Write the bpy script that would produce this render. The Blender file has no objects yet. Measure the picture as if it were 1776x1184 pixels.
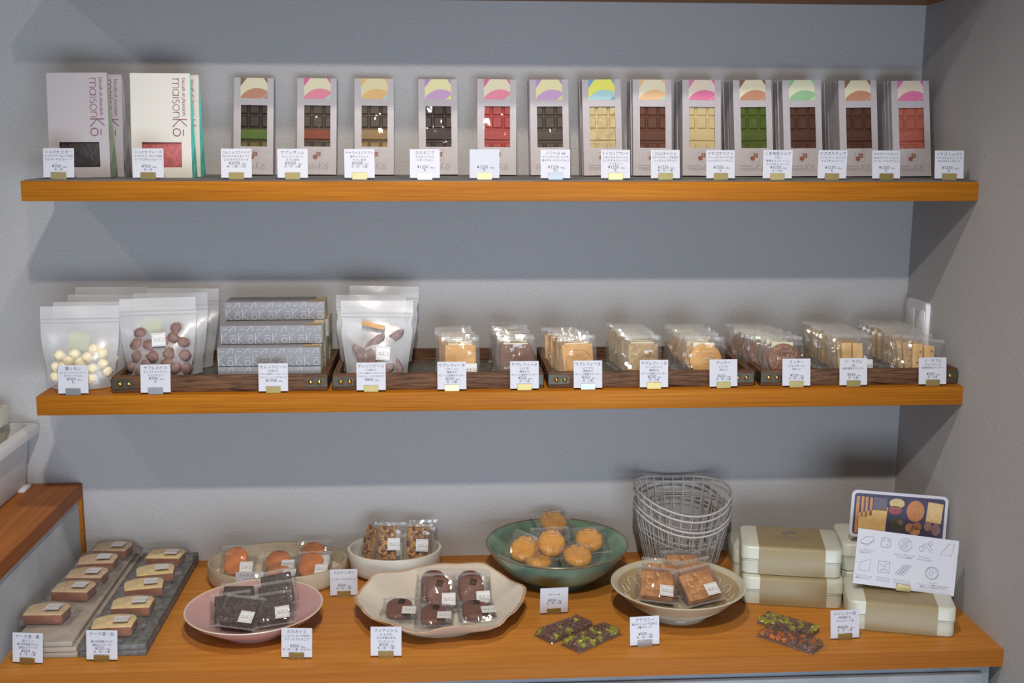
import bpy, bmesh, math, random
from mathutils import Vector, Matrix

R = math.radians
sc = bpy.context.scene
COL = sc.collection

# ---------------------------------------------------------------- camera
cam_data = bpy.data.cameras.new('camera')
cam = bpy.data.objects.new('camera', cam_data)
COL.objects.link(cam)
cam_data.sensor_fit = 'HORIZONTAL'
cam_data.sensor_width = 36.0
cam_data.lens = 1969.1 / 1776 * 36.0
cam_data.clip_start = 0.05
RX, UP, FW = Vector((0.99795, -0.06393, 0.00348)), Vector((0.00793, 0.17742, 0.98410)), Vector((0.06353, 0.98206, -0.17756))
cm = Matrix((RX, UP, -FW)).transposed().to_4x4()
cm.translation = (-0.9577, -1.9759, 1.6093)
cam.matrix_world = cm
sc.camera = cam

# ---------------------------------------------------------------- world, lamps, exposure
world = bpy.data.worlds.new('world')
sc.world = world
world.use_nodes = True
bg = world.node_tree.nodes['Background']
bg.inputs[0].default_value = (0.88, 0.92, 1.0, 1)
bg.inputs[1].default_value = 0.22


def spot(name, loc, target, watts, colour, radius, angle, blend):
    l = bpy.data.lights.new(name, 'SPOT')
    l.energy = watts
    l.color = colour
    l.shadow_soft_size = radius
    l.spot_size = R(angle)
    l.spot_blend = blend
    o = bpy.data.objects.new(name, l)
    COL.objects.link(o)
    o.location = loc
    d = Vector(target) - Vector(loc)
    o.rotation_euler = d.to_track_quat('-Z', 'Y').to_euler()
    return o


WARM = (1.0, 0.92, 0.83)
spot('ceiling_lamp', (-0.97, -2.0, 2.75), (-0.90, 0.1, 0.80), 138, WARM, 0.035, 64, 1.0)
spot('ceiling_lamp', (-2.7, -2.0, 2.75), (-1.5, 0.1, 1.10), 19, WARM, 0.035, 70, 1.0)
spot('ceiling_lamp', (-0.95, -1.0, 2.75), (-0.80, 0.0, 0.75), 62, WARM, 0.035, 80, 0.9)

wl = bpy.data.lights.new('shop_window', 'AREA')
wl.shape = 'RECTANGLE'
wl.size = 2.4
wl.size_y = 1.4
wl.energy = 110
wl.color = (0.68, 0.82, 1.0)
wo = bpy.data.objects.new('shop_window', wl)
COL.objects.link(wo)
wo.location = (-0.25, -3.9, 0.50)
wo.rotation_euler = (R(90), 0, 0)

vs = sc.view_settings
vs.view_transform = 'Standard'
vs.look = 'None'
vs.exposure = 0.0
vs.gamma = 1.0
vs.use_curve_mapping = False
sc.cycles.transparent_max_bounces = 28
sc.cycles.max_bounces = 6
sc.cycles.caustics_reflective = False
sc.cycles.caustics_refractive = False

# ---------------------------------------------------------------- materials
MATS = {}


def new_mat(name):
    m = bpy.data.materials.new(name)
    m.use_nodes = True
    nt = m.node_tree
    nt.nodes.clear()
    out = nt.nodes.new('ShaderNodeOutputMaterial')
    return m, nt, out


def lk(nt, a, b):
    nt.links.new(a, b)


def plain(name, col, rough=0.5, metal=0.0, noise=0.0, nscale=40, bump=0.0, bscale=200, spec=0.5, sss=0.0, scale3=(1, 1, 1), coat=0.0):
    """principled colour with optional noise variation and fine bump"""
    if name in MATS:
        return MATS[name]
    m, nt, out = new_mat(name)
    p = nt.nodes.new('ShaderNodeBsdfPrincipled')
    p.inputs['Base Color'].default_value = (*col, 1)
    p.inputs['Roughness'].default_value = rough
    p.inputs['Metallic'].default_value = metal
    p.inputs['Specular IOR Level'].default_value = spec
    p.inputs['Coat Weight'].default_value = coat
    p.inputs['Coat Roughness'].default_value = 0.1
    lk(nt, p.outputs[0], out.inputs[0])
    if noise or bump:
        tc = nt.nodes.new('ShaderNodeTexCoord')
        mp = nt.nodes.new('ShaderNodeMapping')
        mp.inputs['Scale'].default_value = scale3
        lk(nt, tc.outputs['Object'], mp.inputs[0])
    if noise:
        n = nt.nodes.new('ShaderNodeTexNoise')
        n.inputs['Scale'].default_value = nscale
        n.inputs['Detail'].default_value = 5
        lk(nt, mp.outputs[0], n.inputs['Vector'])
        r = nt.nodes.new('ShaderNodeValToRGB')
        a = [max(0, c * (1 - noise)) for c in col]
        b = [min(1, c * (1 + noise)) for c in col]
        r.color_ramp.elements[0].position = 0.3
        r.color_ramp.elements[1].position = 0.7
        r.color_ramp.elements[0].color = (*a, 1)
        r.color_ramp.elements[1].color = (*b, 1)
        lk(nt, n.outputs[0], r.inputs[0])
        lk(nt, r.outputs[0], p.inputs['Base Color'])
    if bump:
        n2 = nt.nodes.new('ShaderNodeTexNoise')
        n2.inputs['Scale'].default_value = bscale
        n2.inputs['Detail'].default_value = 4
        lk(nt, mp.outputs[0], n2.inputs['Vector'])
        b = nt.nodes.new('ShaderNodeBump')
        b.inputs['Strength'].default_value = bump
        b.inputs['Distance'].default_value = 0.002
        lk(nt, n2.outputs[0], b.inputs['Height'])
        lk(nt, b.outputs[0], p.inputs['Normal'])
    MATS[name] = m
    return m


def wood(name, dark, light, scale3=(1.2, 26, 60), rough=0.5, bump=0.12):
    if name in MATS:
        return MATS[name]
    m, nt, out = new_mat(name)
    p = nt.nodes.new('ShaderNodeBsdfPrincipled')
    p.inputs['Roughness'].default_value = rough
    p.inputs['Specular IOR Level'].default_value = 0.18
    tc = nt.nodes.new('ShaderNodeTexCoord')
    mp = nt.nodes.new('ShaderNodeMapping')
    mp.inputs['Scale'].default_value = scale3
    lk(nt, tc.outputs['Object'], mp.inputs[0])
    n = nt.nodes.new('ShaderNodeTexNoise')
    n.inputs['Scale'].default_value = 2.4
    n.inputs['Detail'].default_value = 8
    n.inputs['Roughness'].default_value = 0.6
    n.inputs['Distortion'].default_value = 0.6
    lk(nt, mp.outputs[0], n.inputs['Vector'])
    r = nt.nodes.new('ShaderNodeValToRGB')
    r.color_ramp.elements[0].position = 0.32
    r.color_ramp.elements[1].position = 0.68
    r.color_ramp.elements[0].color = (*dark, 1)
    r.color_ramp.elements[1].color = (*light, 1)
    lk(nt, n.outputs[0], r.inputs[0])
    n3 = nt.nodes.new('ShaderNodeTexNoise')
    n3.inputs['Scale'].default_value = 1.3
    lk(nt, tc.outputs['Object'], n3.inputs['Vector'])
    mx = nt.nodes.new('ShaderNodeMix')
    mx.data_type = 'RGBA'
    mx.blend_type = 'MULTIPLY'
    mx.inputs[0].default_value = 0.35
    lk(nt, r.outputs[0], mx.inputs[6])
    r2 = nt.nodes.new('ShaderNodeValToRGB')
    r2.color_ramp.elements[0].position = 0.35
    r2.color_ramp.elements[1].position = 0.65
    r2.color_ramp.elements[0].color = (0.6, 0.52, 0.45, 1)
    r2.color_ramp.elements[1].color = (1, 1, 1, 1)
    lk(nt, n3.outputs[0], r2.inputs[0])
    lk(nt, r2.outputs[0], mx.inputs[7])
    lk(nt, mx.outputs[2], p.inputs['Base Color'])
    b = nt.nodes.new('ShaderNodeBump')
    b.inputs['Strength'].default_value = bump
    b.inputs['Distance'].default_value = 0.001
    lk(nt, n.outputs[0], b.inputs['Height'])
    lk(nt, b.outputs[0], p.inputs['Normal'])
    lk(nt, p.outputs[0], out.inputs[0])
    MATS[name] = m
    return m


def film(name, haze=0.05, tint=(0.97, 0.97, 0.96), lo=0.05, hi=0.55, rough=0.10, bump=0.25, bscale=45, transl=0.5):
    """thin clear film: transparent, fresnel gloss, a little haze, creases as fine bump"""
    if name in MATS:
        return MATS[name]
    m, nt, out = new_mat(name)
    tr = nt.nodes.new('ShaderNodeBsdfTransparent')
    tr.inputs[0].default_value = (*tint, 1)
    gl = nt.nodes.new('ShaderNodeBsdfGlossy')
    gl.inputs['Roughness'].default_value = rough
    df = nt.nodes.new('ShaderNodeBsdfDiffuse')
    df.inputs[0].default_value = (0.9, 0.9, 0.9, 1)
    tl = nt.nodes.new('ShaderNodeBsdfTranslucent')
    tl.inputs[0].default_value = (0.9, 0.9, 0.9, 1)
    dt = nt.nodes.new('ShaderNodeMixShader')
    dt.inputs[0].default_value = transl
    lk(nt, df.outputs[0], dt.inputs[1])
    lk(nt, tl.outputs[0], dt.inputs[2])
    tc = nt.nodes.new('ShaderNodeTexCoord')
    n = nt.nodes.new('ShaderNodeTexNoise')
    n.inputs['Scale'].default_value = bscale
    n.inputs['Detail'].default_value = 2
    n.inputs['Distortion'].default_value = 1.5
    lk(nt, tc.outputs['Object'], n.inputs['Vector'])
    b = nt.nodes.new('ShaderNodeBump')
    b.inputs['Strength'].default_value = bump
    b.inputs['Distance'].default_value = 0.004
    lk(nt, n.outputs[0], b.inputs['Height'])
    lk(nt, b.outputs[0], gl.inputs['Normal'])
    lw = nt.nodes.new('ShaderNodeLayerWeight')
    lw.inputs[0].default_value = 0.3
    lk(nt, b.outputs[0], lw.inputs['Normal'])
    mr = nt.nodes.new('ShaderNodeMapRange')
    mr.inputs[3].default_value = lo
    mr.inputs[4].default_value = hi
    lk(nt, lw.outputs['Fresnel'], mr.inputs[0])
    m1 = nt.nodes.new('ShaderNodeMixShader')
    m1.inputs[0].default_value = haze
    lk(nt, tr.outputs[0], m1.inputs[1])
    lk(nt, dt.outputs[0], m1.inputs[2])
    m2 = nt.nodes.new('ShaderNodeMixShader')
    lk(nt, mr.outputs[0], m2.inputs[0])
    lk(nt, m1.outputs[0], m2.inputs[1])
    lk(nt, gl.outputs[0], m2.inputs[2])
    lk(nt, m2.outputs[0], out.inputs[0])
    MATS[name] = m
    return m


def wall_mat(name, col):
    m, nt, out = new_mat(name)
    p = nt.nodes.new('ShaderNodeBsdfPrincipled')
    p.inputs['Roughness'].default_value = 0.85
    p.inputs['Specular IOR Level'].default_value = 0.15
    tc = nt.nodes.new('ShaderNodeTexCoord')
    mp = nt.nodes.new('ShaderNodeMapping')
    mp.inputs['Scale'].default_value = (1, 1, 0.6)
    lk(nt, tc.outputs['Object'], mp.inputs[0])
    n = nt.nodes.new('ShaderNodeTexNoise')
    n.inputs['Scale'].default_value = 380
    n.inputs['Detail'].default_value = 4
    lk(nt, mp.outputs[0], n.inputs['Vector'])
    r = nt.nodes.new('ShaderNodeValToRGB')
    r.color_ramp.elements[0].position = 0.3
    r.color_ramp.elements[1].position = 0.7
    r.color_ramp.elements[0].color = (*[c * 0.90 for c in col], 1)
    r.color_ramp.elements[1].color = (*[c * 1.10 for c in col], 1)
    lk(nt, n.outputs[0], r.inputs[0])
    lk(nt, r.outputs[0], p.inputs['Base Color'])
    b = nt.nodes.new('ShaderNodeBump')
    b.inputs['Strength'].default_value = 0.75
    b.inputs['Distance'].default_value = 0.0015
    lk(nt, n.outputs[0], b.inputs['Height'])
    lk(nt, b.outputs[0], p.inputs['Normal'])
    lk(nt, p.outputs[0], out.inputs[0])
    return m


WALL = wall_mat('grey woven wallpaper', (0.465, 0.452, 0.45))
SHELF_WOOD = wood('orange shelf wood', (0.31, 0.094, 0.004), (0.50, 0.188, 0.012), (1.6, 60, 150))
COUNTER_WOOD = wood('orange counter wood', (0.45, 0.172, 0.026), (0.58, 0.245, 0.044), (1.3, 42, 150))
STEP_WOOD = wood('red brown step wood', (0.34, 0.115, 0.025), (0.50, 0.185, 0.045), (40, 1.4, 120))
TRAY_WOOD = wood('dark burnt tray wood', (0.030, 0.015, 0.009), (0.23, 0.115, 0.060), (8, 130, 130), 0.55, 0.6)
SLATE = plain('dark tray slate', (0.085, 0.08, 0.062), 0.45, noise=0.35, nscale=60, bump=0.3, bscale=150)
WHITE_PAPER = plain('white card paper', (0.56, 0.56, 0.61), 0.45)
INK = plain('dark grey ink', (0.055, 0.05, 0.06), 0.6)
INK_SOFT = plain('grey ink', (0.20, 0.18, 0.18), 0.6)
INK_LIGHT = plain('pale line ink', (0.15, 0.15, 0.18), 0.6)
INK_WHITE = plain('pale print ink', (0.62, 0.62, 0.66), 0.5)
INK_PLUM = plain('plum ink', (0.19, 0.055, 0.09), 0.5)
BRASS = plain('brushed brass', (0.36, 0.27, 0.10), 0.38, 0.8)
BRASS_PALE = plain('pale brass', (0.58, 0.46, 0.22), 0.36, 0.8)
STEEL = plain('brushed steel', (0.36, 0.37, 0.37), 0.40, 0.8)
GOLD_STUD = plain('polished brass stud', (0.80, 0.58, 0.16), 0.18, 1.0)
PLATE_METAL = plain('aged corner plate', (0.075, 0.062, 0.042), 0.45, 0.5, noise=0.3, nscale=90)
CLEAR = film('clear wrapper film', haze=0.055, lo=0.05, hi=0.34, rough=0.09, bump=0.25, bscale=38, tint=(0.99, 0.99, 0.985), transl=0.25)
SEAL = film('crimped film edge', haze=0.24, lo=0.10, hi=0.4, rough=0.15, bump=0.2, bscale=60, transl=0.25)
CLEAR_HARD = film('clear moulded plastic', haze=0.05, tint=(0.98, 0.97, 0.96), lo=0.10, hi=0.6, rough=0.08, bump=0.3, bscale=90)
WINDOW_FILM = film('window film', haze=0.005, lo=0.025, hi=0.35, rough=0.03, bump=0.22, bscale=22)
FROST = film('frosted pouch plastic', haze=0.34, tint=(0.97, 0.97, 0.99), lo=0.05, hi=0.3, rough=0.28, bump=0.12, bscale=25, transl=0.15)
FROST_RIB = film('frosted zip ridge', haze=0.62, tint=(0.96, 0.96, 0.98), lo=0.12, hi=0.5, rough=0.25, bump=0.0, transl=0.15)

# ---------------------------------------------------------------- mesh builder
class M:
    def __init__(self):
        self.v, self.f, self.mi, self.cur = [], [], [], 0

    def add(self, vs, fs, T=None):
        o = len(self.v)
        if T is not None:
            vs = [T @ Vector(p) for p in vs]
        self.v += [tuple(p) for p in vs]
        self.f += [tuple(i + o for i in f) for f in fs]
        self.mi += [self.cur] * len(fs)
        return self

    def box(self, x0, x1, y0, y1, z0, z1, T=None):
        vs = [(x0, y0, z0), (x1, y0, z0), (x1, y1, z0), (x0, y1, z0), (x0, y0, z1), (x1, y0, z1), (x1, y1, z1), (x0, y1, z1)]
        fs = [(0, 3, 2, 1), (4, 5, 6, 7), (0, 1, 5, 4), (1, 2, 6, 5), (2, 3, 7, 6), (3, 0, 4, 7)]
        return self.add(vs, fs, T)

    def frustum(self, x0, x1, z0, z1, ya, yb, ins):
        """raised block on a face that looks to -Y, foot at ya, top at yb (yb < ya)"""
        vs = [(x0, ya, z0), (x1, ya, z0), (x1, ya, z1), (x0, ya, z1), (x0 + ins, yb, z0 + ins), (x1 - ins, yb, z0 + ins), (x1 - ins, yb, z1 - ins), (x0 + ins, yb, z1 - ins)]
        return self.add(vs, [(4, 5, 6, 7), (0, 1, 5, 4), (1, 2, 6, 5), (2, 3, 7, 6), (3, 0, 4, 7)])

    def prism(self, outline, y0, y1, T=None):
        """outline in x,z, counter-clockwise seen from -Y; extruded from y0 (front) to y1"""
        n = len(outline)
        vs = [(x, y0, z) for x, z in outline] + [(x, y1, z) for x, z in outline]
        fs = [tuple(range(n)), tuple(range(2 * n - 1, n - 1, -1))]
        fs += [(i, i + n, (i + 1) % n + n, (i + 1) % n) for i in range(n)]
        return self.add(vs, fs, T)

    def stack(self, rings, cap0=True, cap1=True, T=None):
        """loft between rings of equal count (each a list of 3d points)"""
        n = len(rings[0])
        vs = [p for r in rings for p in r]
        fs = []
        for k in range(len(rings) - 1):
            for i in range(n):
                j = (i + 1) % n
                fs.append((k * n + i, k * n + j, (k + 1) * n + j, (k + 1) * n + i))
        if cap0:
            fs.append(tuple(reversed(range(n))))
        if cap1:
            o = (len(rings) - 1) * n
            fs.append(tuple(range(o, o + n)))
        return self.add(vs, fs, T)

    def flat(self, pts, y):
        """flat polygon in x,z at depth y facing -Y"""
        return self.add([(x, y, z) for x, z in pts], [tuple(range(len(pts)))])

    def lathe(self, prof, n=48, sx=1.0, sy=1.0, wob=None):
        rings = []
        for r, z in prof:
            ring = []
            for i in range(n):
                a = 2 * math.pi * i / n
                rr, zz = (r, z) if wob is None else wob(r, z, a)
                ring.append((rr * math.cos(a) * sx, rr * math.sin(a) * sy, zz))
            rings.append(ring)
        return self.stack(rings)

    def tube(self, pts, r, n=6, closed=False):
        P = [Vector(p) for p in pts]
        k = len(P)
        rings = []
        up = Vector((0.123, 0.271, 0.955)).normalized()
        for i in range(k):
            a = P[i - 1] if (i > 0 or closed) else P[i]
            b = P[(i + 1) % k] if (i < k - 1 or closed) else P[i]
            t = (b - a)
            t = t.normalized() if t.length > 1e-9 else Vector((0, 0, 1))
            s = t.cross(up)
            if s.length < 0.15:
                s = t.cross(Vector((1, 0, 0)))
            s.normalize()
            w = s.cross(t).normalized()
            rings.append([P[i] + (s * math.cos(2 * math.pi * j / n) + w * math.sin(2 * math.pi * j / n)) * r for j in range(n)])
        if closed:
            rings.append(rings[0])
        return self.stack(rings, not closed, not closed)

    def ribbon(self, pts, w, y, closed=False):
        """flat printed stroke in the x,z plane at depth y"""
        P = [Vector(p) for p in pts]
        if closed:
            P.append(P[0])
        n = len(P)
        L, Rr = [], []
        for i in range(n):
            if closed:
                a, b = P[(i - 1) % (n - 1)], P[(i + 1) % (n - 1)]
            else:
                a, b = P[max(i - 1, 0)], P[min(i + 1, n - 1)]
            t = b - a
            if t.length < 1e-9:
                t = Vector((1, 0))
            t.normalize()
            nn = Vector((-t.y, t.x)) * (w / 2)
            L.append(P[i] + nn)
            Rr.append(P[i] - nn)
        vs = [(p.x, y, p.y) for p in L] + [(p.x, y, p.y) for p in Rr]
        fs = [(i + n, i + 1 + n, i + 1, i) for i in range(n - 1)]
        return self.add(vs, fs)

    def mesh(self, name, mats, smooth=None, bevel=0.0, seg=2):
        me = bpy.data.meshes.new(name)
        me.from_pydata(self.v, [], self.f)
        for m in (mats if isinstance(mats, (list, tuple)) else [mats]):
            me.materials.append(m)
        if any(self.mi):
            me.polygons.foreach_set('material_index', self.mi)
        bm = bmesh.new()
        bm.from_mesh(me)
        bmesh.ops.remove_doubles(bm, verts=bm.verts, dist=1e-6)
        if bevel:
            es = [e for e in bm.edges if len(e.link_faces) == 2 and e.calc_face_angle(0) > R(40)]
            bmesh.ops.bevel(bm, geom=es, offset=bevel, segments=seg, affect='EDGES', profile=0.5)
        bm.to_mesh(me)
        bm.free()
        if smooth is not None:
            me.shade_smooth()
            me.set_sharp_from_angle(angle=R(smooth))
        me.update()
        return me


def ob(name, me, parent=None, loc=(0, 0, 0), rot=(0, 0, 0), order='YXZ', label=None):
    o = bpy.data.objects.new(name, me)
    COL.objects.link(o)
    o.location = loc
    o.rotation_mode = order
    o.rotation_euler = rot
    if parent is not None:
        o.parent = parent
    if label:
        o['label'] = label
    return o


def tag(o, label, cat, group=None):
    o['label'] = label
    o['category'] = cat
    if group:
        o['group'] = group
    return o


def thing(name, label, cat, loc=(0, 0, 0), rot=(0, 0, 0), group=None):
    o = ob(name, None, None, loc, rot)
    o.empty_display_size = 0.01
    return tag(o, label, cat, group)


def dup(root, loc, rot, label, group=None):
    r = root.copy()
    COL.objects.link(r)
    r.location = loc
    r.rotation_euler = rot
    r['label'] = label
    if group:
        r['group'] = group
    for ch in list(root.children):
        c = ch.copy()
        COL.objects.link(c)
        c.parent = r
        for g in list(ch.children):
            d = g.copy()
            COL.objects.link(d)
            d.parent = c
    return r


def struct(o):
    o['kind'] = 'structure'
    return o


def rrect(w, h, r, n=4, cx=0.0, cy=0.0):
    """rounded rectangle outline, counter-clockwise"""
    pts = []
    for (sx, sy, a0) in ((1, -1, -90), (1, 1, 0), (-1, 1, 90), (-1, -1, 180)):
        for k in range(n + 1):
            a = R(a0 + 90 * k / n)
            pts.append((cx + sx * (w / 2 - r) + r * math.cos(a), cy + sy * (h / 2 - r) + r * math.sin(a)))
    return pts


def smoothstep(a, b, x):
    t = max(0.0, min(1.0, (x - a) / (b - a)))
    return t * t * (3 - 2 * t)


# ---------------------------------------------------------------- stroke lettering for the shop's logo
def arc(cx, cy, r, a0, a1, n=8, ry=None):
    ry = r if ry is None else ry
    return [(cx + r * math.cos(R(a0 + (a1 - a0) * k / n)), cy + ry * math.sin(R(a0 + (a1 - a0) * k / n))) for k in range(n + 1)]


GLYPH = {
    'm': (1.55, [[(0.1, 0), (0.1, 1)], [(0.1, 0.62)] + arc(0.43, 0.62, 0.33, 180, 0, 6, 0.36) + [(0.76, 0)], [(0.76, 0.62)] + arc(1.09, 0.62, 0.33, 180, 0, 6, 0.36) + [(1.42, 0)]]),
    'a': (1.18, [arc(0.52, 0.5, 0.46, 0, 360, 12), [(0.98, 1), (0.98, 0)]]),
    'i': (0.36, [[(0.15, 0), (0.15, 1)], [(0.15, 1.22), (0.15, 1.34)]]),
    's': (0.72, [arc(0.34, 0.74, 0.24, 40, 255, 6) + arc(0.32, 0.26, 0.26, 80, -140, 6)]),
    'o': (1.14, [arc(0.53, 0.5, 0.48, 0, 360, 14)]),
    'n': (0.98, [[(0.1, 0), (0.1, 1)], [(0.1, 0.58)] + arc(0.46, 0.6, 0.36, 180, 0, 6, 0.38) + [(0.82, 0)]]),
    'K': (1.2, [[(0.12, -0.05), (0.12, 1.75)], [(0.95, 1.75), (0.14, 0.82), (1.08, -0.05)]]),
    'O': (1.24, [arc(0.55, 0.45, 0.47, 0, 360, 16), [(0.2, 1.28), (0.98, 1.28)]]),
    'b': (1.14, [arc(0.6, 0.5, 0.46, 0, 360, 12), [(0.12, 1.6), (0.12, 0)]]),
    'c': (0.92, [arc(0.52, 0.5, 0.46, 45, 315, 9)]),
    'u': (0.98, [[(0.1, 1), (0.1, 0.4)] + arc(0.46, 0.38, 0.36, 180, 360, 6, 0.38) + [(0.82, 1)]]),
    't': (0.55, [[(0.25, 1.45), (0.25, 0)], [(0.02, 1), (0.5, 1)]]),
    'e': (1.06, [[(0.06, 0.5), (0.96, 0.5)] + arc(0.51, 0.5, 0.45, 0, 310, 10)]),
    'h': (0.98, [[(0.1, 0), (0.1, 1.6)], [(0.1, 0.58)] + arc(0.46, 0.6, 0.36, 180, 0, 6, 0.38) + [(0.82, 0)]]),
    'l': (0.36, [[(0.15, 0), (0.15, 1.6)]]),
    ' ': (0.6, []),
}


def stroke_len(text):
    return sum(GLYPH[c][0] for c in text)


def strokes(mb, text, x, z, s, w, y, vertical=False, ks=1.0):
    """draws text from x,z with x-height s; vertical = reading downwards"""
    cx = 0.0
    for c in text:
        adv, lines = GLYPH[c]
        g = s * (ks if c in 'KO' else 1.0)
        for ln in lines:
            pts = []
            for (px, pz) in ln:
                lx, lz = cx + px * g, pz * g
                pts.append((x + lz, z - lx) if vertical else (x + lx, z + lz))
            mb.ribbon(pts, w, y)
        cx += adv * g
    return cx


# ---------------------------------------------------------------- Japanese and numeral lettering on the cards
def font_lines(specs):
    """specs: list of lists of (text, size, z) -> one flat mesh data (verts, faces) per card, centred on x = 0"""
    objs = []
    for card in specs:
        row = []
        for (t, size, z, dx) in [(c + (0.0,))[:4] for c in card]:
            cu = bpy.data.curves.new('line', 'FONT')
            cu.body = t
            cu.size = size
            cu.align_x = 'CENTER'
            cu.align_y = 'CENTER'
            cu.resolution_u = 2
            cu.offset = -0.003 * size
            o = bpy.data.objects.new('line', cu)
            COL.objects.link(o)
            row.append((o, z, dx))
        objs.append(row)
    dg = bpy.context.evaluated_depsgraph_get()
    dg.update()
    out = []
    for row in objs:
        vs, fs = [], []
        for (o, z, dx) in row:
            me = bpy.data.meshes.new_from_object(o.evaluated_get(dg))
            k = len(vs)
            vs += [(v.co.x + dx, v.co.y + z) for v in me.vertices]
            fs += [tuple(i + k for i in p.vertices) for p in me.polygons]
            bpy.data.meshes.remove(me)
        out.append((vs, fs))
    for row in objs:
        for (o, z, dx) in row:
            cu = o.data
            bpy.data.objects.remove(o)
            bpy.data.curves.remove(cu)
    return out

# heights and planes of the place
S1, S2, CT, ST = 1.533, 1.1613, 0.750, 0.920      # upper shelf, lower shelf, counter, raised step
WALL_Y, LEFT, CF = 0.2762, -1.660, -0.2186         # back wall, shelf left end, counter front
rnd = random.Random(7)

# ---------------------------------------------------------------- setting
struct(ob('wall_back', M().box(-3.4, 0.12, WALL_Y, WALL_Y + 0.1, 0, 2.9).mesh('wall_back', WALL)))
struct(ob('wall_right', M().box(0, 0.12, -1.6, WALL_Y, 0, 2.9).mesh('wall_right', WALL)))
struct(ob('ceiling', M().box(-3.4, 0.12, -5.0, WALL_Y, 2.9, 2.95).mesh('ceiling', plain('grey ceiling', (0.32, 0.31, 0.30), 0.8))))
struct(ob('floor', M().box(-3.4, 0.12, -5.0, WALL_Y, -0.05, 0).mesh('floor', plain('grey floor', (0.25, 0.24, 0.23), 0.6, noise=0.15, nscale=8))))


def shelf(zt, label, yf=0.0):
    me = M().box(LEFT, 0, yf, WALL_Y, zt - 0.0341, zt).mesh('shelf', SHELF_WOOD, 40, 0.0012)
    return tag(ob('shelf', me), label, 'shelf', 'wooden wall shelves')


shelf(1.899, 'orange wooden wall shelf at the top edge, only its underside showing')
shelf(S1, 'orange wooden wall shelf carrying the chocolate bar boxes')
shelf(S2, 'orange wooden wall shelf carrying the dark trays of cookies')

mat_me = M()
mat_me.box(LEFT + 0.006, -0.004, 0.004, WALL_Y - 0.002, 0, 0.0022)
tag(ob('shelf_mat', mat_me.mesh('shelf_mat', plain('dark slate mat', (0.115, 0.115, 0.11), 0.55, noise=0.4, nscale=30, bump=0.2, scale3=(0.3, 3, 3))), None, (0, 0, S1)),
    'thin dark slate mat along the shelf under the chocolate boxes', 'mat')
S1M = S1 + 0.0022

# counter with its cabinet below
PANEL = plain('blue grey cabinet laminate', (0.30, 0.32, 0.35), 0.6, noise=0.16, nscale=14, bump=0.05)
ctop = thing('counter_top', 'orange wooden counter top holding plates, tins and stone slabs', 'counter', (0, 0, 0))
ob('slab', M().box(-3.0, 0, CF + 0.0012, WALL_Y, CT - 0.0303, CT).mesh('slab', COUNTER_WOOD), ctop)
ob('edge_band', M().box(-3.0, 0, CF, CF + 0.0012, CT - 0.0303, CT - 0.0003).mesh('edge_band', wood('red brown edge veneer', (0.33, 0.105, 0.012), (0.44, 0.155, 0.022), (1.3, 42, 150))), ctop)
cab = thing('base_cabinet', 'blue grey cabinet under the wooden counter top', 'cabinet', (0, 0, 0))
ob('body', M().box(-3.0, -0.014, CF + 0.018, WALL_Y - 0.004, 0.0, CT - 0.0303).mesh('body', PANEL), cab)
for k in range(2):
    x1 = -0.030 - k * 1.45
    ob('door', M().box(x1 - 1.44, x1, CF + 0.006, CF + 0.018, 0.06, CT - 0.046).mesh('door', PANEL, 40, 0.002), cab)

# raised step at the left of the counter
step = thing('step_cabinet', 'raised wooden step cabinet with a grey side at the left end', 'cabinet', (0, 0, 0))
XS = -1.679
ob('top', M().box(-2.9, XS - 0.0012, CF - 0.02, WALL_Y, ST - 0.0275, ST).mesh('top', STEP_WOOD), step)
ob('edge_band', M().box(XS - 0.0012, XS, CF - 0.02, WALL_Y, ST - 0.0275, ST - 0.0003).mesh('edge_band', wood('dark red step veneer', (0.22, 0.066, 0.014), (0.33, 0.105, 0.026), (42, 1.3, 150))), step)
ob('side_panel', M().box(-2.88, XS - 0.006, CF, WALL_Y - 0.014, CT, ST - 0.0275).mesh('side_panel', plain('grey concrete laminate', (0.40, 0.42, 0.44), 0.65, noise=0.14, nscale=10)), step)
ob('post', M().box(-1.70, XS, WALL_Y - 0.014, WALL_Y, CT, ST - 0.0275).mesh('post', SHELF_WOOD), step)

# wall socket plate on the right wall
sk = thing('socket_plate', 'white wall socket plate on the right wall above the lower shelf', 'socket', (0, 0, 0))
o1 = rrect(0.098, 0.125, 0.010)
ring = lambda s, x: [(x, 0.209 + p[0] * s, 1.229 + p[1] * s) for p in o1]
mb = M().stack([ring(1.0, -0.0005), ring(1.0, -0.006), ring(0.96, -0.009)])
WP = plain('white socket plastic', (0.78, 0.77, 0.80), 0.3)
ob('plate', mb.mesh('plate', WP, 40), sk)
for dy in (-0.024, 0.024):
    ob('insert', M().box(-0.0105, -0.0088, 0.209 + dy - 0.02, 0.209 + dy + 0.02, 1.229 - 0.046, 1.229 + 0.046).mesh('insert', WP, 40, 0.0008), sk)
for dz in (-0.006, 0.006):
    ob('slot', M().box(-0.0112, -0.0103, 0.233 + dz - 0.001, 0.233 + dz + 0.001, 1.222, 1.232).mesh('slot', INK_SOFT), sk)

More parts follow.
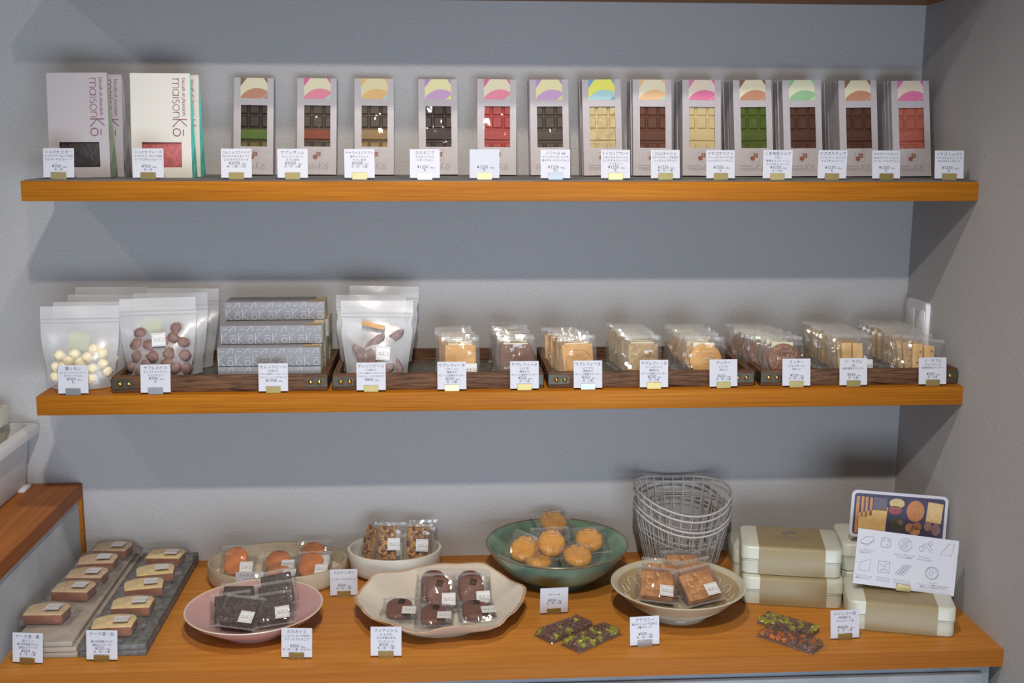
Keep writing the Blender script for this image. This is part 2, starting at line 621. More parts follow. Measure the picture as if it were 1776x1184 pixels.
# ---------------------------------------------------------------- price cards
CW, CH = 0.0515, 0.0500
CARDS = [
    # x, y, z, turn, lean, lines, clip metal, where
    (-1.599, .010, S1, -2, 8, ['シュクセ ビター', 'サクサクアーモンド生地', 'とビターチョコレート', '', '¥700', '乳・卵'], 1, 'in front of the grey paper bags'),
    (-1.450, .010, S1, 0, 8, ['シュクセ フレーズ', 'サクサクアーモンド生地', 'とイチゴチョコレート', '', '¥700', '乳・卵'], 0, 'in front of the white paper bags with teal sides'),
    (-1.302, .010, S1, 1, 8, ['コムショコラドバイ', 'ザクザクのカダイフと', 'ピスタチオプラリネ', '¥2000', '乳・小麦・大豆'], 0, 'for the dark and green chocolate box nearest the paper bags'),
    (-1.207, .010, S1, 1, 8, ['サブレポンム', 'りんごペーストと', 'サブレ生地', '¥2000', '乳・卵・小麦'], 0, 'for the dark chocolate box with a red-brown band'),
    (-1.093, .010, S1, 1, 8, ['キャラメルエサブレ', '塩キャラメルと', 'サブレ生地', '¥2000', '乳・卵・小麦'], 1, 'for the dark chocolate box with a tan band'),
    (-0.981, .010, S1, 0, 8, ['カカオニブ', 'カカオニブ入り', 'ビターチョコ', '', '¥1250', '乳'], 3, 'for the lone dark brown chocolate box'),
    (-0.878, .010, S1, 0, -6, ['', '', '', '', '¥1250', '乳'], 1, 'for the coral red chocolate boxes'),
    (-0.7545, .010, S1, 0, 8, ['ノワール 66', 'オリジナルブレンドで', '食べやすいビターチョコ', '', '¥1250', '(乳)'], 2, 'for the dark chocolate boxes with painted grey sheen'),
    (-0.649, .010, S1, 1, 8, ['シトロンアマンド', 'レモンチョコレートと', 'ミルクチョコレートに', 'アーモンド', '¥1250', '乳'], 1, 'for the cream chocolate boxes with a yellow and blue top'),
    (-0.561, .010, S1, 3, 8, ['コムロッシェ', 'サクサククレープ生地が', '入ったミルクチョコ', '', '¥1250', '乳・卵・小麦'], 0, 'for the milk brown chocolate boxes with a peach top'),
    (-0.463, .010, S1, 3, 8, ['イチゴホワイト', 'フリーズドライイチゴが', '入ったホワイトチョコ', '', '¥1250', '乳'], 0, 'for the cream chocolate boxes with a pink top'),
    (-0.362, .010, S1, -2, 2, ['ごま抹茶ミルク', 'ごまと', '抹茶チョコレートと', 'ミルクチョコレート', '¥1250', '乳・大豆'], 0, 'for the matcha green chocolate boxes'),
    (-0.264, .010, S1, 0, 0, ['ピスタステップ', 'フィヤンティーヌ入りの', 'ミルクチョコレート', '', '¥1250', '乳'], 0, 'for the brown chocolate boxes with a green top'),
    (-0.1655, .010, S1, 3, 8, ['マカダミアンカフェ', 'マカダミアナッツ入り', 'コーヒーミルクチョコ', '', '¥1250', '乳'], 0, 'for the brown chocolate boxes with a brown top'),
    (-0.051, .010, S1, -4, 8, ['イチゴ ショコラ', 'イチゴチョコレートの', 'カカオチョコミント', '', '¥1250', '乳'], 0, 'at the right end, by the salmon boxes'),
    (-1.598, .008, S2, 0, 8, ['雪レモン', 'さくさくレモンクッキーに', 'ホワイトチョコ', '¥700', '乳'], 2, 'in front of the pouch of pale round cookies'),
    (-1.4565, .008, S2, 1, 8, ['サブレカイユ', 'さくさくクッキーに', 'ミルクチョコ', '¥700', '乳'], 2, 'in front of the pouch of brown round cookies'),
    (-1.252, .008, S2, 0, 8, ['オレンジピール', '《20本入》', 'フランス産オレンジピールに', 'チョコレートとカカオニブ', '¥1700'], 0, 'in front of the stacked grey patterned boxes'),
    (-1.080, .008, S2, 0, 8, ['オレンジピール', '《10本入》', 'フランス産オレンジピールに', 'チョコレートとカカオニブ', '¥800'], 0, 'in front of the pouch of orange peel sticks'),
    (-0.9365, .008, S2, 0, 8, ['サブレフィーヌ', '(プレーン)', '薄焼きの', 'ガリっと食感のクッキー', '¥250', '乳・小麦'], 1, 'in front of the plain tan square cookies'),
    (-0.8065, .008, S2, 0, 8, ['サブレフィーヌ', '(カカオ)', '薄焼きの', 'ガリっと食感のクッキー', '¥250', '乳・小麦'], 0, 'in front of the cocoa brown square cookies'),
    (-0.692, .008, S2, 0, 8, ['サブレフィーヌ', '(メープル)', '薄焼きの', 'ガリっと食感のクッキー', '¥250', '乳・小麦'], 2, 'in front of the tan cookies with an embossed leaf'),
    (-0.572, .008, S2, -1, 8, ['サブレフィーヌ', '(アールグレイ)', '薄焼きの', 'ガリっと食感のクッキー', '¥250', '乳・小麦'], 0, 'in front of the speckled beige square cookies'),
    (-0.4445, .008, S2, 2, 8, ['クッキー', '(バニラ)', '2枚入り', '', '¥250', '乳・卵・小麦'], 0, 'in front of the round golden cookies'),
    (-0.310, .008, S2, -1, 8, ['クッキー', '(チョコチップ)', '2枚入り', '', '¥250', '乳・卵・小麦'], 0, 'in front of the round brown flecked cookies'),
    (-0.204, .008, S2, 0, 8, ['リ・サブレ', '(塩)', '米粉使用のクッキー', '', '¥250', '乳・小麦'], 0, 'in front of the twin plain bar cookies'),
    (-0.0555, .008, S2, -1, 8, ['リ・サブレ', '(チョコチップ)', '米粉使用のクッキー', '', '¥250', '乳・小麦'], 0, 'in front of the twin bar cookies nearest the right wall'),
    (-1.640, -.180, CT, -8, 8, ['ケーク酒・黒', '(赤ワイン)', '森の田酒造さんの', '酒粕入りケーキ', '¥250', '乳・卵・小麦'], 0, 'in front of the tan stone slabs'),
    (-1.521, -.1765, CT, -4, 8, ['ケーク酒・白', '', '森の田酒造さんの', '酒粕入りケーキ', '¥250', '乳・卵・小麦'], 0, 'in front of the dark stone slabs'),
    (-1.318, .070, CT, 1, 6, ['フィナンシェ', '(メープル)', 'メープルの香り', '', '¥250', '乳・卵・小麦'], 0, 'before the cream oval dish, half hidden behind dark cake packets'),
    (-1.1425, .072, CT, 2, 8, ['フロランタン', '', 'アーモンドとカカオニブ', '', '¥300', '乳・卵・小麦'], 0, 'between the oval dish and the wavy white plate'),
    (-1.200, -.186, CT, -5, 8, ['カカオイエ', 'しっとりショコラ生地と', 'サクッとカカオニブ', '', '¥300', '乳・卵・小麦・はちみつ'], 0, 'in front of the pink plate'),
    (-1.0515, -.189, CT, -3, 8, ['フィナンシェ', '(ショコラ)', 'カカオ感のある', 'フィナンシェ', '¥250', '乳・卵・小麦'], 0, 'in front of the wavy white plate'),
    (-0.7535, -.030, CT, 4, -4, ['', 'マドレーヌ', '', '¥250', '乳・卵・小麦'], 0, 'in front of the green bowl'),
    (-0.611, -.172, CT, 5, 8, ['ブラウニー', '軽めのショコラ生地と', '3種のナッツ', '', '¥300', '乳・卵・小麦'], 2, 'in front of the beige bowl of brownies'),
    (-0.2585, -.1650, CT, 3, 8, ['メゾンコー缶', '個性豊かな', 'チョコレート缶', '', '¥4000', '乳・卵・小麦'], 0, 'in front of the cream tins'),
]


def card_spec(lines):
    out = []
    n = len(lines)
    z = CH - 0.0065
    for i, t in enumerate(lines):
        yen = t.startswith('¥')
        size = 0.0068 if i == 0 else (0.0076 if yen else 0.0046)
        if t:
            w = sum(1.0 if ord(c) > 255 else 0.55 for c in t) * size
            if w > CW * 0.92:
                size *= CW * 0.92 / w
            out.append((t, size, z))
            if yen:
                out[-1] = (t, size, z, -0.0035)
                out.append(('(税込)', 0.0030, z - 0.0014, -0.0035 + len(t) * size * 0.30 + 0.0052))
        z -= 0.0068 if i == 0 else 0.0057
    return out


lettering = font_lines([card_spec(c[5]) for c in CARDS])
card_me = M().box(-CW / 2, CW / 2, 0, 0.0007, 0.0008, CH).mesh('card', WHITE_PAPER)


def clip_mesh(name, m):
    """folded metal holder: upright lip in front, slot, and foot behind"""
    mb = M()
    w = 0.0128
    mb.box(-w, w, -0.0016, -0.0008, -0.002, 0.0095)
    mb.box(-w, w, -0.0016, 0.0060, -0.0026, -0.0018)
    mb.box(-w, w, 0.0012, 0.0020, -0.002, 0.0060)
    return mb.mesh(name, m, 40, 0.0002, 1)


CLIPS = [clip_mesh('clip', m) for m in (BRASS, BRASS_PALE, STEEL, plain('clip with painted reflection', (0.86, 0.86, 0.84), 0.22, 0.6))]  # last clip: a white reflection put into the metal's colour
CLIP_WORD = ['brass clip', 'pale gold clip', 'steel clip', 'clip with a painted white reflection']
for (x, y, z, turn, lean, lines, metal, where), (vs, fs) in zip(CARDS, lettering):
    yen = [t for t in lines if t.startswith('¥')][0].replace('¥', '')
    zz = z + (0.0022 if z == S1 else 0.0) + 0.0026
    c = thing('price_card', 'white %s yen price card %s' % (yen, where), 'price card', (x, y, zz), (R(-lean), 0, R(turn)), 'small price cards in metal clips')
    ob('card', card_me, c)
    mb = M()
    mb.add([(a, -0.0003, b) for a, b in vs], fs)
    ob('lettering', mb.mesh('lettering', INK), c)
    ob('clip', CLIPS[metal], c, rot=(R(lean), 0, 0), label=CLIP_WORD[metal])

# ---------------------------------------------------------------- chocolate bar boxes on the upper shelf
BW, BT, BH = 0.0738, 0.0140, 0.1845
WX0, WX1, WZ0, WZ1 = -0.0236, 0.0252, 0.0552, 0.1330
CARTON = plain('lilac grey carton', (0.48, 0.44, 0.455), 0.55, noise=0.04, nscale=70, bump=0.08, bscale=400)
CARTON_IN = plain('carton inside edge', (0.20, 0.16, 0.15), 0.7)


def carton_mesh():
    mb = M()
    xs = [-BW / 2, WX0, WX1, BW / 2]
    zs = [0.0025, WZ0, WZ1, BH]
    for i in range(3):
        for j in range(3):
            if i == 1 and j == 1:
                continue
            mb.add([(xs[i], 0, zs[j]), (xs[i + 1], 0, zs[j]), (xs[i + 1], 0, zs[j + 1]), (xs[i], 0, zs[j + 1])], [(0, 1, 2, 3)])
    a, b, t = -BW / 2, BW / 2, BT
    z0 = 0.0
    mb.add([(b, 0, 0.0025), (b, t, z0), (b, t, BH), (b, 0, BH)], [(0, 1, 2, 3)])
    mb.add([(a, 0, 0.0025), (a, 0, BH), (a, t, BH), (a, t, z0)], [(0, 1, 2, 3)])
    mb.add([(a, t, z0), (a, t, BH), (b, t, BH), (b, t, z0)], [(0, 1, 2, 3)])
    mb.add([(a, 0, BH), (b, 0, BH), (b, t, BH), (a, t, BH)], [(0, 1, 2, 3)])
    mb.cur = 1
    mb.add([(a, 0, 0.0025), (a, t, z0), (b, t, z0), (b, 0, 0.0025)], [(0, 1, 2, 3)])
    d = 0.0018
    mb.add([(WX0, 0, WZ0), (WX1, 0, WZ0), (WX1, 0, WZ1), (WX0, 0, WZ1), (WX0, d, WZ0), (WX1, d, WZ0), (WX1, d, WZ1), (WX0, d, WZ1)],
           [(0, 4, 5, 1), (1, 5, 6, 2), (2, 6, 7, 3), (3, 7, 4, 0)])
    return mb.mesh('carton', [CARTON, CARTON_IN])


CARTON_ME = carton_mesh()


def bar_mesh(name, mats):
    """moulded tablet: base slab, raised squares in three columns, a plain band between the rows"""
    mb = M()
    x0, x1 = -0.0335, 0.0335
    mb.box(x0, x1, 0.0068, 0.0115, 0.012, 0.172)
    pitch = 0.0223
    rows = [(0.1168, 0.1392, 0), (0.0918, 0.1146, 0), (0.0428, 0.0656, 2), (0.0196, 0.0410, 2), (0.1410, 0.1640, 0)]
    for (z0, z1, mi) in rows:
        mb.cur = mi
        for k in (-1, 0, 1):
            cx = 0.0012 + k * pitch
            mb.frustum(cx - 0.0102, cx + 0.0102, z0, z1, 0.0068, 0.0036, 0.0026)
    mb.cur = 1
    mb.frustum(x0, x1, 0.0690, 0.0894, 0.0068, 0.0040, 0.0018)
    strokes(mb, 'maison', -0.021, 0.0752, 0.0052, 0.0007, 0.0038)
    strokes(mb, 'KO', 0.0135, 0.0752, 0.0052, 0.0008, 0.0038)
    return mb.mesh(name, mats)


def window_film_mesh(seed):
    rr = random.Random(seed)
    nx, nz = 7, 12
    ph = [rr.uniform(0, 6) for _ in range(6)]
    vs, fs = [], []
    for j in range(nz + 1):
        for i in range(nx + 1):
            u, v = i / nx, j / nz
            e = math.sin(math.pi * u) * math.sin(math.pi * v)
            y = 0.0018 + 0.0011 * e * (math.sin(7 * u + ph[0] + 3 * v) + 0.6 * math.sin(11 * v + ph[1] - 5 * u))
            vs.append((WX0 + u * (WX1 - WX0), y, WZ0 + v * (WZ1 - WZ0)))
    for j in range(nz):
        for i in range(nx):
            a = j * (nx + 1) + i
            fs.append((a, a + 1, a + nx + 2, a + nx + 1))
    return M().add(vs, fs).mesh('window_film', WINDOW_FILM, 180)


def art_mesh(bgm, leafm, cornm, ext):
    mb = M()
    ax0, ax1, az0, az1 = -0.0246, 0.0252, 0.1460, BH
    w, h = ax1 - ax0, az1 - az0
    P = lambda u, v: (ax0 + u * w, az0 + v * h)
    mb.flat([P(0, 0), P(1, 0), P(1, 1), P(0, 1)], -0.00015)
    mb.cur = 1
    leaf = [P(0.02, 0.0), P(0.78, 0.0), P(1.0, 0.22), P(1.0, 0.36), P(0.86, 0.45), P(0.66, 0.50), P(0.46, 0.48), P(0.26, 0.38), P(0.08, 0.20), P(0.0, 0.06)]
    mb.flat(leaf, -0.0003)
    mb.cur = 2
    mb.flat([P(0, 0.58), P(0.24, 1.0), P(0, 1.0)], -0.0003)
    mb.flat([P(0.86, 1.0), P(1.0, 0.72), P(1.0, 1.0)], -0.0003)
    mb.cur = 3
    mb.flat([P(0.80, 0.0), P(1.0, 0.0), P(1.0, 0.20)], -0.0003)
    return mb.mesh('art_panel', [bgm, leafm, cornm, ext])


def emblem_mesh():
    mb = M()
    # slanted house outline with four squares and a round piece inside
    hx, hz = 0.0, 0.0300
    mb.ribbon([(hx - 0.0088, hz), (hx + 0.0100, hz), (hx + 0.0100, hz + 0.0205), (hx - 0.0088, hz + 0.0145)], 0.0004, -0.0002, True)
    mb.cur = 1
    for i in range(2):
        for j in range(2):
            x, z = hx - 0.0010 + i * 0.0045, hz + 0.0070 + j * 0.0045
            mb.flat([(x, z), (x + 0.0039, z), (x + 0.0039, z + 0.0039), (x, z + 0.0039)], -0.0002)
    c = arc(hx - 0.0027, hz + 0.0058, 0.0046, 80, 370, 14)
    mb.flat(c + [(hx - 0.0012, hz + 0.0068)], -0.00025)
    return mb.mesh('emblem', [INK_SOFT, plain('terracotta ink', (0.26, 0.085, 0.05), 0.6)])


EMBLEM_ME = emblem_mesh()
mb = M()
x_ = strokes(mb, 'maison', -0.0265, 0.0125, 0.0052, 0.00055, -0.0002)
strokes(mb, 'KO', -0.0262 + x_, 0.0125, 0.0073, 0.00075, -0.0002)
strokes(mb, 'biscuits et chocolats', -0.0265, 0.0205, 0.0014, 0.0003, -0.0002)
LOGO_ME = mb.mesh('logo_lettering', INK_SOFT)

C = lambda n, c, **k: plain(n, c, k.pop('rough', 0.5), spec=0.25, **k)
DARK = C('dark chocolate', (0.050, 0.030, 0.024), noise=0.1)
DARK2 = C('dark chocolate with grey sheen', (0.085, 0.060, 0.045), noise=0.1)  # greyish tone puts the lilac-print bar's reflected sheen into the colour
MILK = C('milk chocolate', (0.135, 0.050, 0.026), noise=0.1)
MILK2 = C('brown chocolate', (0.105, 0.042, 0.024), noise=0.15)
WHITEC = C('white chocolate', (0.66, 0.52, 0.27), noise=0.05)
WHITES = C('speckled white chocolate', (0.62, 0.49, 0.26), noise=0.18, nscale=120)
CORAL = C('coral strawberry chocolate', (0.40, 0.060, 0.055), noise=0.08)
SALMON = C('salmon strawberry chocolate', (0.50, 0.130, 0.09), noise=0.08)
MATCHA = C('matcha chocolate', (0.090, 0.125, 0.018), noise=0.12)
GREENB = C('pistachio band', (0.10, 0.16, 0.025), noise=0.15)
YELLOWB = C('yellow green band', (0.16, 0.13, 0.03), noise=0.2)
REDB = C('red brown band', (0.24, 0.055, 0.022), noise=0.1)
TANB = C('caramel band', (0.30, 0.19, 0.075), noise=0.1)
inkc = lambda n, c: plain(n, c, 0.55)
CREAMI = inkc('cream print', (0.72, 0.66, 0.46))
ART = {
    'brown': (CREAMI, inkc('tan print', (0.50, 0.23, 0.14)), inkc('brown print', (0.25, 0.11, 0.07)), inkc('tan print', (0.50, 0.23, 0.14))),
    'pink': (CREAMI, inkc('pink print', (0.75, 0.22, 0.32)), inkc('rose print', (0.62, 0.13, 0.28)), inkc('mint print', (0.35, 0.62, 0.50))),
    'orange': (inkc('straw print', (0.70, 0.62, 0.36)), inkc('apricot print', (0.70, 0.44, 0.16)), inkc('apricot print', (0.70, 0.44, 0.16)), inkc('mint print', (0.35, 0.62, 0.50))),
    'lilac': (inkc('pale yellow print', (0.76, 0.70, 0.38)), inkc('lilac print', (0.55, 0.32, 0.55)), inkc('violet print', (0.42, 0.24, 0.50)), inkc('lemon print', (0.78, 0.74, 0.15))),
    'lemon': (inkc('bright lemon print', (0.78, 0.75, 0.12)), inkc('aqua print', (0.38, 0.62, 0.62)), inkc('blue print', (0.15, 0.33, 0.55)), inkc('blue print', (0.15, 0.33, 0.55))),
    'peach': (inkc('pale cream print', (0.74, 0.68, 0.50)), inkc('peach print', (0.74, 0.46, 0.24)), inkc('peach print', (0.74, 0.46, 0.24)), inkc('mint print', (0.35, 0.62, 0.50))),
    'magenta': (inkc('blush print', (0.74, 0.62, 0.50)), inkc('magenta print', (0.70, 0.17, 0.33)), inkc('magenta print', (0.70, 0.17, 0.33)), inkc('magenta print', (0.70, 0.17, 0.33))),
    'green': (inkc('pale green print', (0.68, 0.68, 0.48)), inkc('green print', (0.28, 0.50, 0.28)), inkc('green print', (0.28, 0.50, 0.28)), inkc('leaf print', (0.42, 0.66, 0.30))),
}
BOXES = [
    # x of foot centre, y of front foot, roll deg, count, art, bar materials, look
    (-1.305, .205, 0.8, 2, 'brown', (DARK, GREENB, YELLOWB), 'dark and green pistachio bar, tan leaf print'),
    (-1.187, .205, 0.75, 2, 'pink', (DARK2, REDB, DARK2), 'dark bar with red-brown band, pink leaf print'),
    (-1.079, .205, 0.4, 2, 'orange', (DARK2, TANB, TANB), 'dark bar with caramel band, apricot leaf print'),
    (-0.9573, .215, -0.15, 1, 'lilac', (DARK, DARK, DARK), 'very dark bar, lilac leaf print, standing alone'),
    (-0.847, .200, 0.5, 3, 'pink', (CORAL, CORAL, CORAL), 'coral red bar, pink leaf print'),
    (-0.7452, .195, -0.5, 3, 'lilac', (DARK2, DARK2, DARK2), 'dark bar with painted grey sheen, lilac leaf print'),
    (-0.6457, .180, -0.85, 5, 'lemon', (WHITES, WHITES, WHITES), 'speckled cream bar, lemon and blue print'),
    (-0.5536, .170, 0.2, 5, 'peach', (MILK, MILK, MILK), 'milk chocolate bar, peach leaf print'),
    (-0.4592, .170, 0.4, 5, 'magenta', (WHITEC, WHITEC, WHITEC), 'smooth cream bar, magenta leaf print'),
    (-0.3607, .160, -0.8, 6, 'brown', (MATCHA, MATCHA, MATCHA), 'matcha green bar, brown leaf print'),
    (-0.2681, .152, -0.8, 6, 'green', (MILK2, MILK2, MILK2), 'brown nutty bar, green leaf print'),
    (-0.1600, .152, -0.8, 6, 'brown', (MILK2, MILK2, MILK2), 'brown bar, tan leaf print, beside the salmon row'),
    (-0.0575, .152, -0.8, 6, 'magenta', (SALMON, SALMON, SALMON), 'salmon pink bar, magenta leaf print'),
]
ORD = ['front', 'second', 'third', 'fourth', 'fifth', 'sixth', 'seventh', 'eighth', 'ninth', 'tenth', 'eleventh']
LEAN = 11.0
for k, (x, y, roll, n, art, bars, look) in enumerate(BOXES):
    bm_ = bar_mesh('chocolate_bar', list(bars))
    am_ = art_mesh(*ART[art])
    fm_ = window_film_mesh(k)
    root = None
    for i in range(n):
        step_y = 0.0152 * i / math.cos(R(LEAN))
        loc = (x + (rnd.uniform(-0.0012, 0.0012) if i else 0), y + step_y, S1M)
        rot = (R(-LEAN), R(roll if i == 0 else roll + rnd.uniform(-0.4, 0.4)), R(rnd.uniform(-0.6, 0.6) if i else 0))
        lab = '%s carton in its row: %s' % (ORD[i], look) if n > 1 else 'lilac grey carton: %s' % look
        if i == 0:
            root = thing('chocolate_box', lab, 'chocolate box', loc, rot, 'chocolate bar boxes on the upper shelf')
            ob('carton', CARTON_ME, root)
            ob('art_panel', am_, root)
            ob('chocolate_bar', bm_, root)
            ob('window_film', fm_, root)
            ob('emblem', EMBLEM_ME, root)
            ob('logo_lettering', LOGO_ME, root)
        else:
            dup(root, loc, rot, lab)

# ---------------------------------------------------------------- paper gift bags
def paper_bag(label, loc, rotz, m_front, m_side, m_fill, w=0.1045, h=0.182, d=0.046, roll=0.0):
    t = thing('paper_bag', label, 'paper bag', loc, (0, R(roll), R(rotz)), 'paper gift bags')
    mb = M()
    a = w / 2
    yt = 0.021                                   # where the flat top seam stands over the base
    wx0, wx1, wz0, wz1 = -0.034, 0.035, 0.018, 0.062
    fy = lambda z: yt * (z / h) ** 1.3 * 0.9
    xs = [-a, wx0, wx1, a]
    zs = [0, wz0, wz1, h * 0.6, h]
    for i in range(3):
        for j in range(4):
            if i == 1 and j == 1:
                continue
            q = [(xs[i], fy(zs[j]), zs[j]), (xs[i + 1], fy(zs[j]), zs[j]), (xs[i + 1], fy(zs[j + 1]), zs[j + 1]), (xs[i], fy(zs[j + 1]), zs[j + 1])]
            mb.add(q, [(0, 1, 2, 3)])
    by = lambda z: d + (fy(h) + 0.003 - d) * (z / h) ** 0.9
    zb = [0, h * 0.3, h * 0.6, h]
    for j in range(3):
        mb.add([(a, by(zb[j]), zb[j]), (-a, by(zb[j]), zb[j]), (-a, by(zb[j + 1]), zb[j + 1]), (a, by(zb[j + 1]), zb[j + 1])], [(0, 1, 2, 3)])
    mb.add([(-a, 0, 0), (-a, d, 0), (a, d, 0), (a, 0, 0)], [(0, 1, 2, 3)])
    mb.add([(-a, fy(h), h), (a, fy(h), h), (a, fy(h) + 0.003, h), (-a, fy(h) + 0.003, h)], [(0, 1, 2, 3)])
    ob('front', mb.mesh('front', m_front), t)
    for s in (-1, 1):
        g = M()
        lv = [0, h * 0.12, h * 0.35, h * 0.6, h * 0.8, h]
        vs, fs = [], []
        for z in lv:
            f0, b0 = fy(z), by(z)
            k = 0.010 * (z / h) * (1 - z / h) * 4
            vs += [(s * a, f0, z), (s * (a - k), (f0 + b0) / 2, z), (s * a, b0, z)]
        for j in range(len(lv) - 1):
            for c in range(2):
                q = (j * 3 + c, j * 3 + c + 1, j * 3 + c + 4, j * 3 + c + 3)
                fs.append(q if s > 0 else tuple(reversed(q)))
        ob('gusset', g.add(vs, fs).mesh('gusset', m_side), t)
    fill = M().box(-a + 0.006, a - 0.006, 0.009, 0.034, 0.003, 0.075)
    ob('filling', fill.mesh('filling', m_fill, 40, 0.004), t)
    nx = 6
    vs, fs = [], []
    for j in range(nx + 1):
        for i in range(nx + 1):
            u, v = i / nx, j / nx
            z = wz0 + v * (wz1 - wz0)
            vs.append((wx0 + u * (wx1 - wx0), fy(z) + 0.001 + 0.0022 * math.sin(3.1 * u + 5 * v) * math.sin(math.pi * u) * math.sin(math.pi * v), z))
    for j in range(nx):
        for i in range(nx):
            q = j * (nx + 1) + i
            fs.append((q, q + 1, q + nx + 2, q + nx + 1))
    ob('window_film', M().add(vs, fs).mesh('window_film', WINDOW_FILM, 180), t)
    lt = M()
    ln = strokes(lt, 'maison', a - 0.0310, h - 0.0085, 0.0118, 0.0010, 0, True)
    strokes(lt, 'KO', a - 0.0310, h - 0.0085 - ln, 0.0138, 0.0016, 0, True)
    strokes(lt, 'biscuits et chocolats', a - 0.0140, h - 0.0085, 0.0040, 0.0006, 0, True)
    lt.v = [(x, fy(z) - 0.0004, z) for (x, y, z) in lt.v]
    ob('lettering', lt.mesh('lettering', INK_PLUM), t)
    return t


GREY_BAG = plain('mauve grey paper', (0.46, 0.41, 0.42), 0.6, bump=0.05)
SAGE = plain('sage green paper', (0.30, 0.33, 0.24), 0.6)
CREAM_BAG = plain('ivory paper', (0.68, 0.64, 0.57), 0.55, bump=0.05)
TEAL = plain('turquoise paper', (0.12, 0.62, 0.50), 0.5)
FILL_DARK = plain('dark cocoa pieces', (0.035, 0.024, 0.022), 0.5, noise=0.5, nscale=160, bump=0.8, bscale=260)
FILL_PINK = plain('pink strawberry pieces', (0.56, 0.13, 0.13), 0.5, noise=0.2, nscale=160, bump=0.6, bscale=260)
paper_bag('mauve grey paper bag with dark filling, front one of the pair', (-1.5900, .100, S1M), 0, GREY_BAG, SAGE, FILL_DARK, roll=-0.6)
paper_bag('mauve grey paper bag half hidden behind its twin', (-1.5800, .152, S1M), -2, GREY_BAG, GREY_BAG, FILL_DARK)
paper_bag('ivory paper bag with turquoise sides and pink filling, front one', (-1.4477, .100, S1M), 0, CREAM_BAG, TEAL, FILL_PINK)
paper_bag('ivory and turquoise paper bag half hidden behind its twin', (-1.4430, .151, S1M), 0, CREAM_BAG, TEAL, FILL_PINK)

# ---------------------------------------------------------------- wooden trays on the lower shelf
TW, TY0, TY1, TH = 0.3775, 0.022, 0.2700, 0.0300


def tray(label, x0, w=TW):
    t = thing('wooden_tray', label, 'tray', (x0, 0, S2), (0, 0, 0), 'dark wooden display trays')
    k = 0.0105
    ob('front_rail', M().box(0, w, TY0, TY0 + k, 0, TH).mesh('rail', TRAY_WOOD, 40, 0.0012), t)
    ob('back_rail', M().box(0, w, TY1 - k, TY1, 0, TH).mesh('rail', TRAY_WOOD, 40, 0.0012), t)
    for s in (0, w - k):
        ob('side_rail', M().box(s, s + k, TY0 + k, TY1 - k, 0, TH).mesh('rail', wood('dark burnt tray wood, side grain', (0.035, 0.018, 0.010), (0.23, 0.115, 0.060), (130, 8, 130), 0.55, 0.6), 40, 0.0012), t)
    ob('base', M().box(k, w - k, TY0 + k, TY1 - k, 0, 0.0065).mesh('base', SLATE), t)
    for s, fx in ((1, 0.0), (-1, w)):
        # scalloped corner plate wrapped round the corner, two domed studs
        out = [(0, 0), (0.036, 0), (0.0405, 0.0042), (0.0375, 0.0075), (0.0405, 0.0115), (0.036, 0.0155), (0.0325, 0.0175), (0, 0.0175)]
        pts = [(fx + s * (a - 0.0009), b + 0.0075) for a, b in out]
        if s < 0:
            pts = list(reversed(pts))
        p = ob('corner_plate', M().prism(pts, TY0 - 0.0010, TY0).mesh('corner_plate', PLATE_METAL), t)
        for d in (0.0145, 0.0300):
            prof = [(0.0044, 0), (0.0044, 0.0006), (0.0038, 0.0020), (0.0022, 0.0032), (0.0005, 0.0036)]
            st = M().lathe(prof, 14)
            st.v = [(x, -z, y) for x, y, z in st.v]
            st.f = [tuple(reversed(f)) for f in st.f]
            ob('stud', st.mesh('stud', GOLD_STUD, 60), p, (fx + s * d, TY0 - 0.0010, 0.0165))
        side = M().box(fx - 0.0009 if s > 0 else fx, fx if s > 0 else fx + 0.0009, TY0 - 0.001, TY0 + 0.028, 0.0075, 0.025)
        ob('corner_plate', side.mesh('corner_plate', PLATE_METAL), t)
    return t


tray('dark wooden tray under the brown cookie pouch and grey boxes', -1.5355)
tray('dark wooden tray under the orange peel pouch and square cookies', -1.1490)
tray('dark wooden tray under the leaf, speckled and golden cookies', -0.7625)
tray('dark wooden tray beside the right wall under the bar cookies', -0.3725, 0.3690)
TF = S2 + 0.0065

# ---------------------------------------------------------------- small square logo labels
def logo_label_meshes(s=0.0245, m=None):
    card = M().box(-s / 2, s / 2, 0, 0.0003, -s / 2, s / 2).mesh('label', m or plain('white sticker', (0.70, 0.70, 0.71), 0.45))
    mb = M()
    a = s * 0.42
    y = -0.00025
    w = s * 0.016
    mb.ribbon([(a, -a * 0.35), (a, -a), (-a, -a), (-a, -a * 0.35)], w, y)
    mb.ribbon([(a, a * 0.65), (a, a), (-a, a), (-a, a * 0.45)], w, y)
    x = strokes(mb, 'KO', 0, -s * 0.17, s * 0.20, s * 0.022, y)
    strokes(mb, 'maison', -s * 0.36, -s * 0.12, s * 0.058, s * 0.014, y)
    strokes(mb, 'biscuits', -s * 0.36, s * 0.04, s * 0.045, s * 0.012, y)
    return card, mb.mesh('lettering', INK_SOFT)


LABEL_ME, LABEL_TX = logo_label_meshes()
mb = M()
_a = 0.0105
mb.ribbon([(_a, -0.004), (_a, -_a), (-_a, -_a), (-_a, -0.004)], 0.0004, 0)
mb.ribbon([(_a, 0.007), (_a, _a), (-_a, _a), (-_a, 0.005)], 0.0004, 0)
strokes(mb, 'KO', 0, -0.004, 0.005, 0.0005, 0)
strokes(mb, 'maison', -0.009, -0.003, 0.0016, 0.0003, 0)
PRINT_ME = mb.mesh('printed_logo', INK_WHITE)


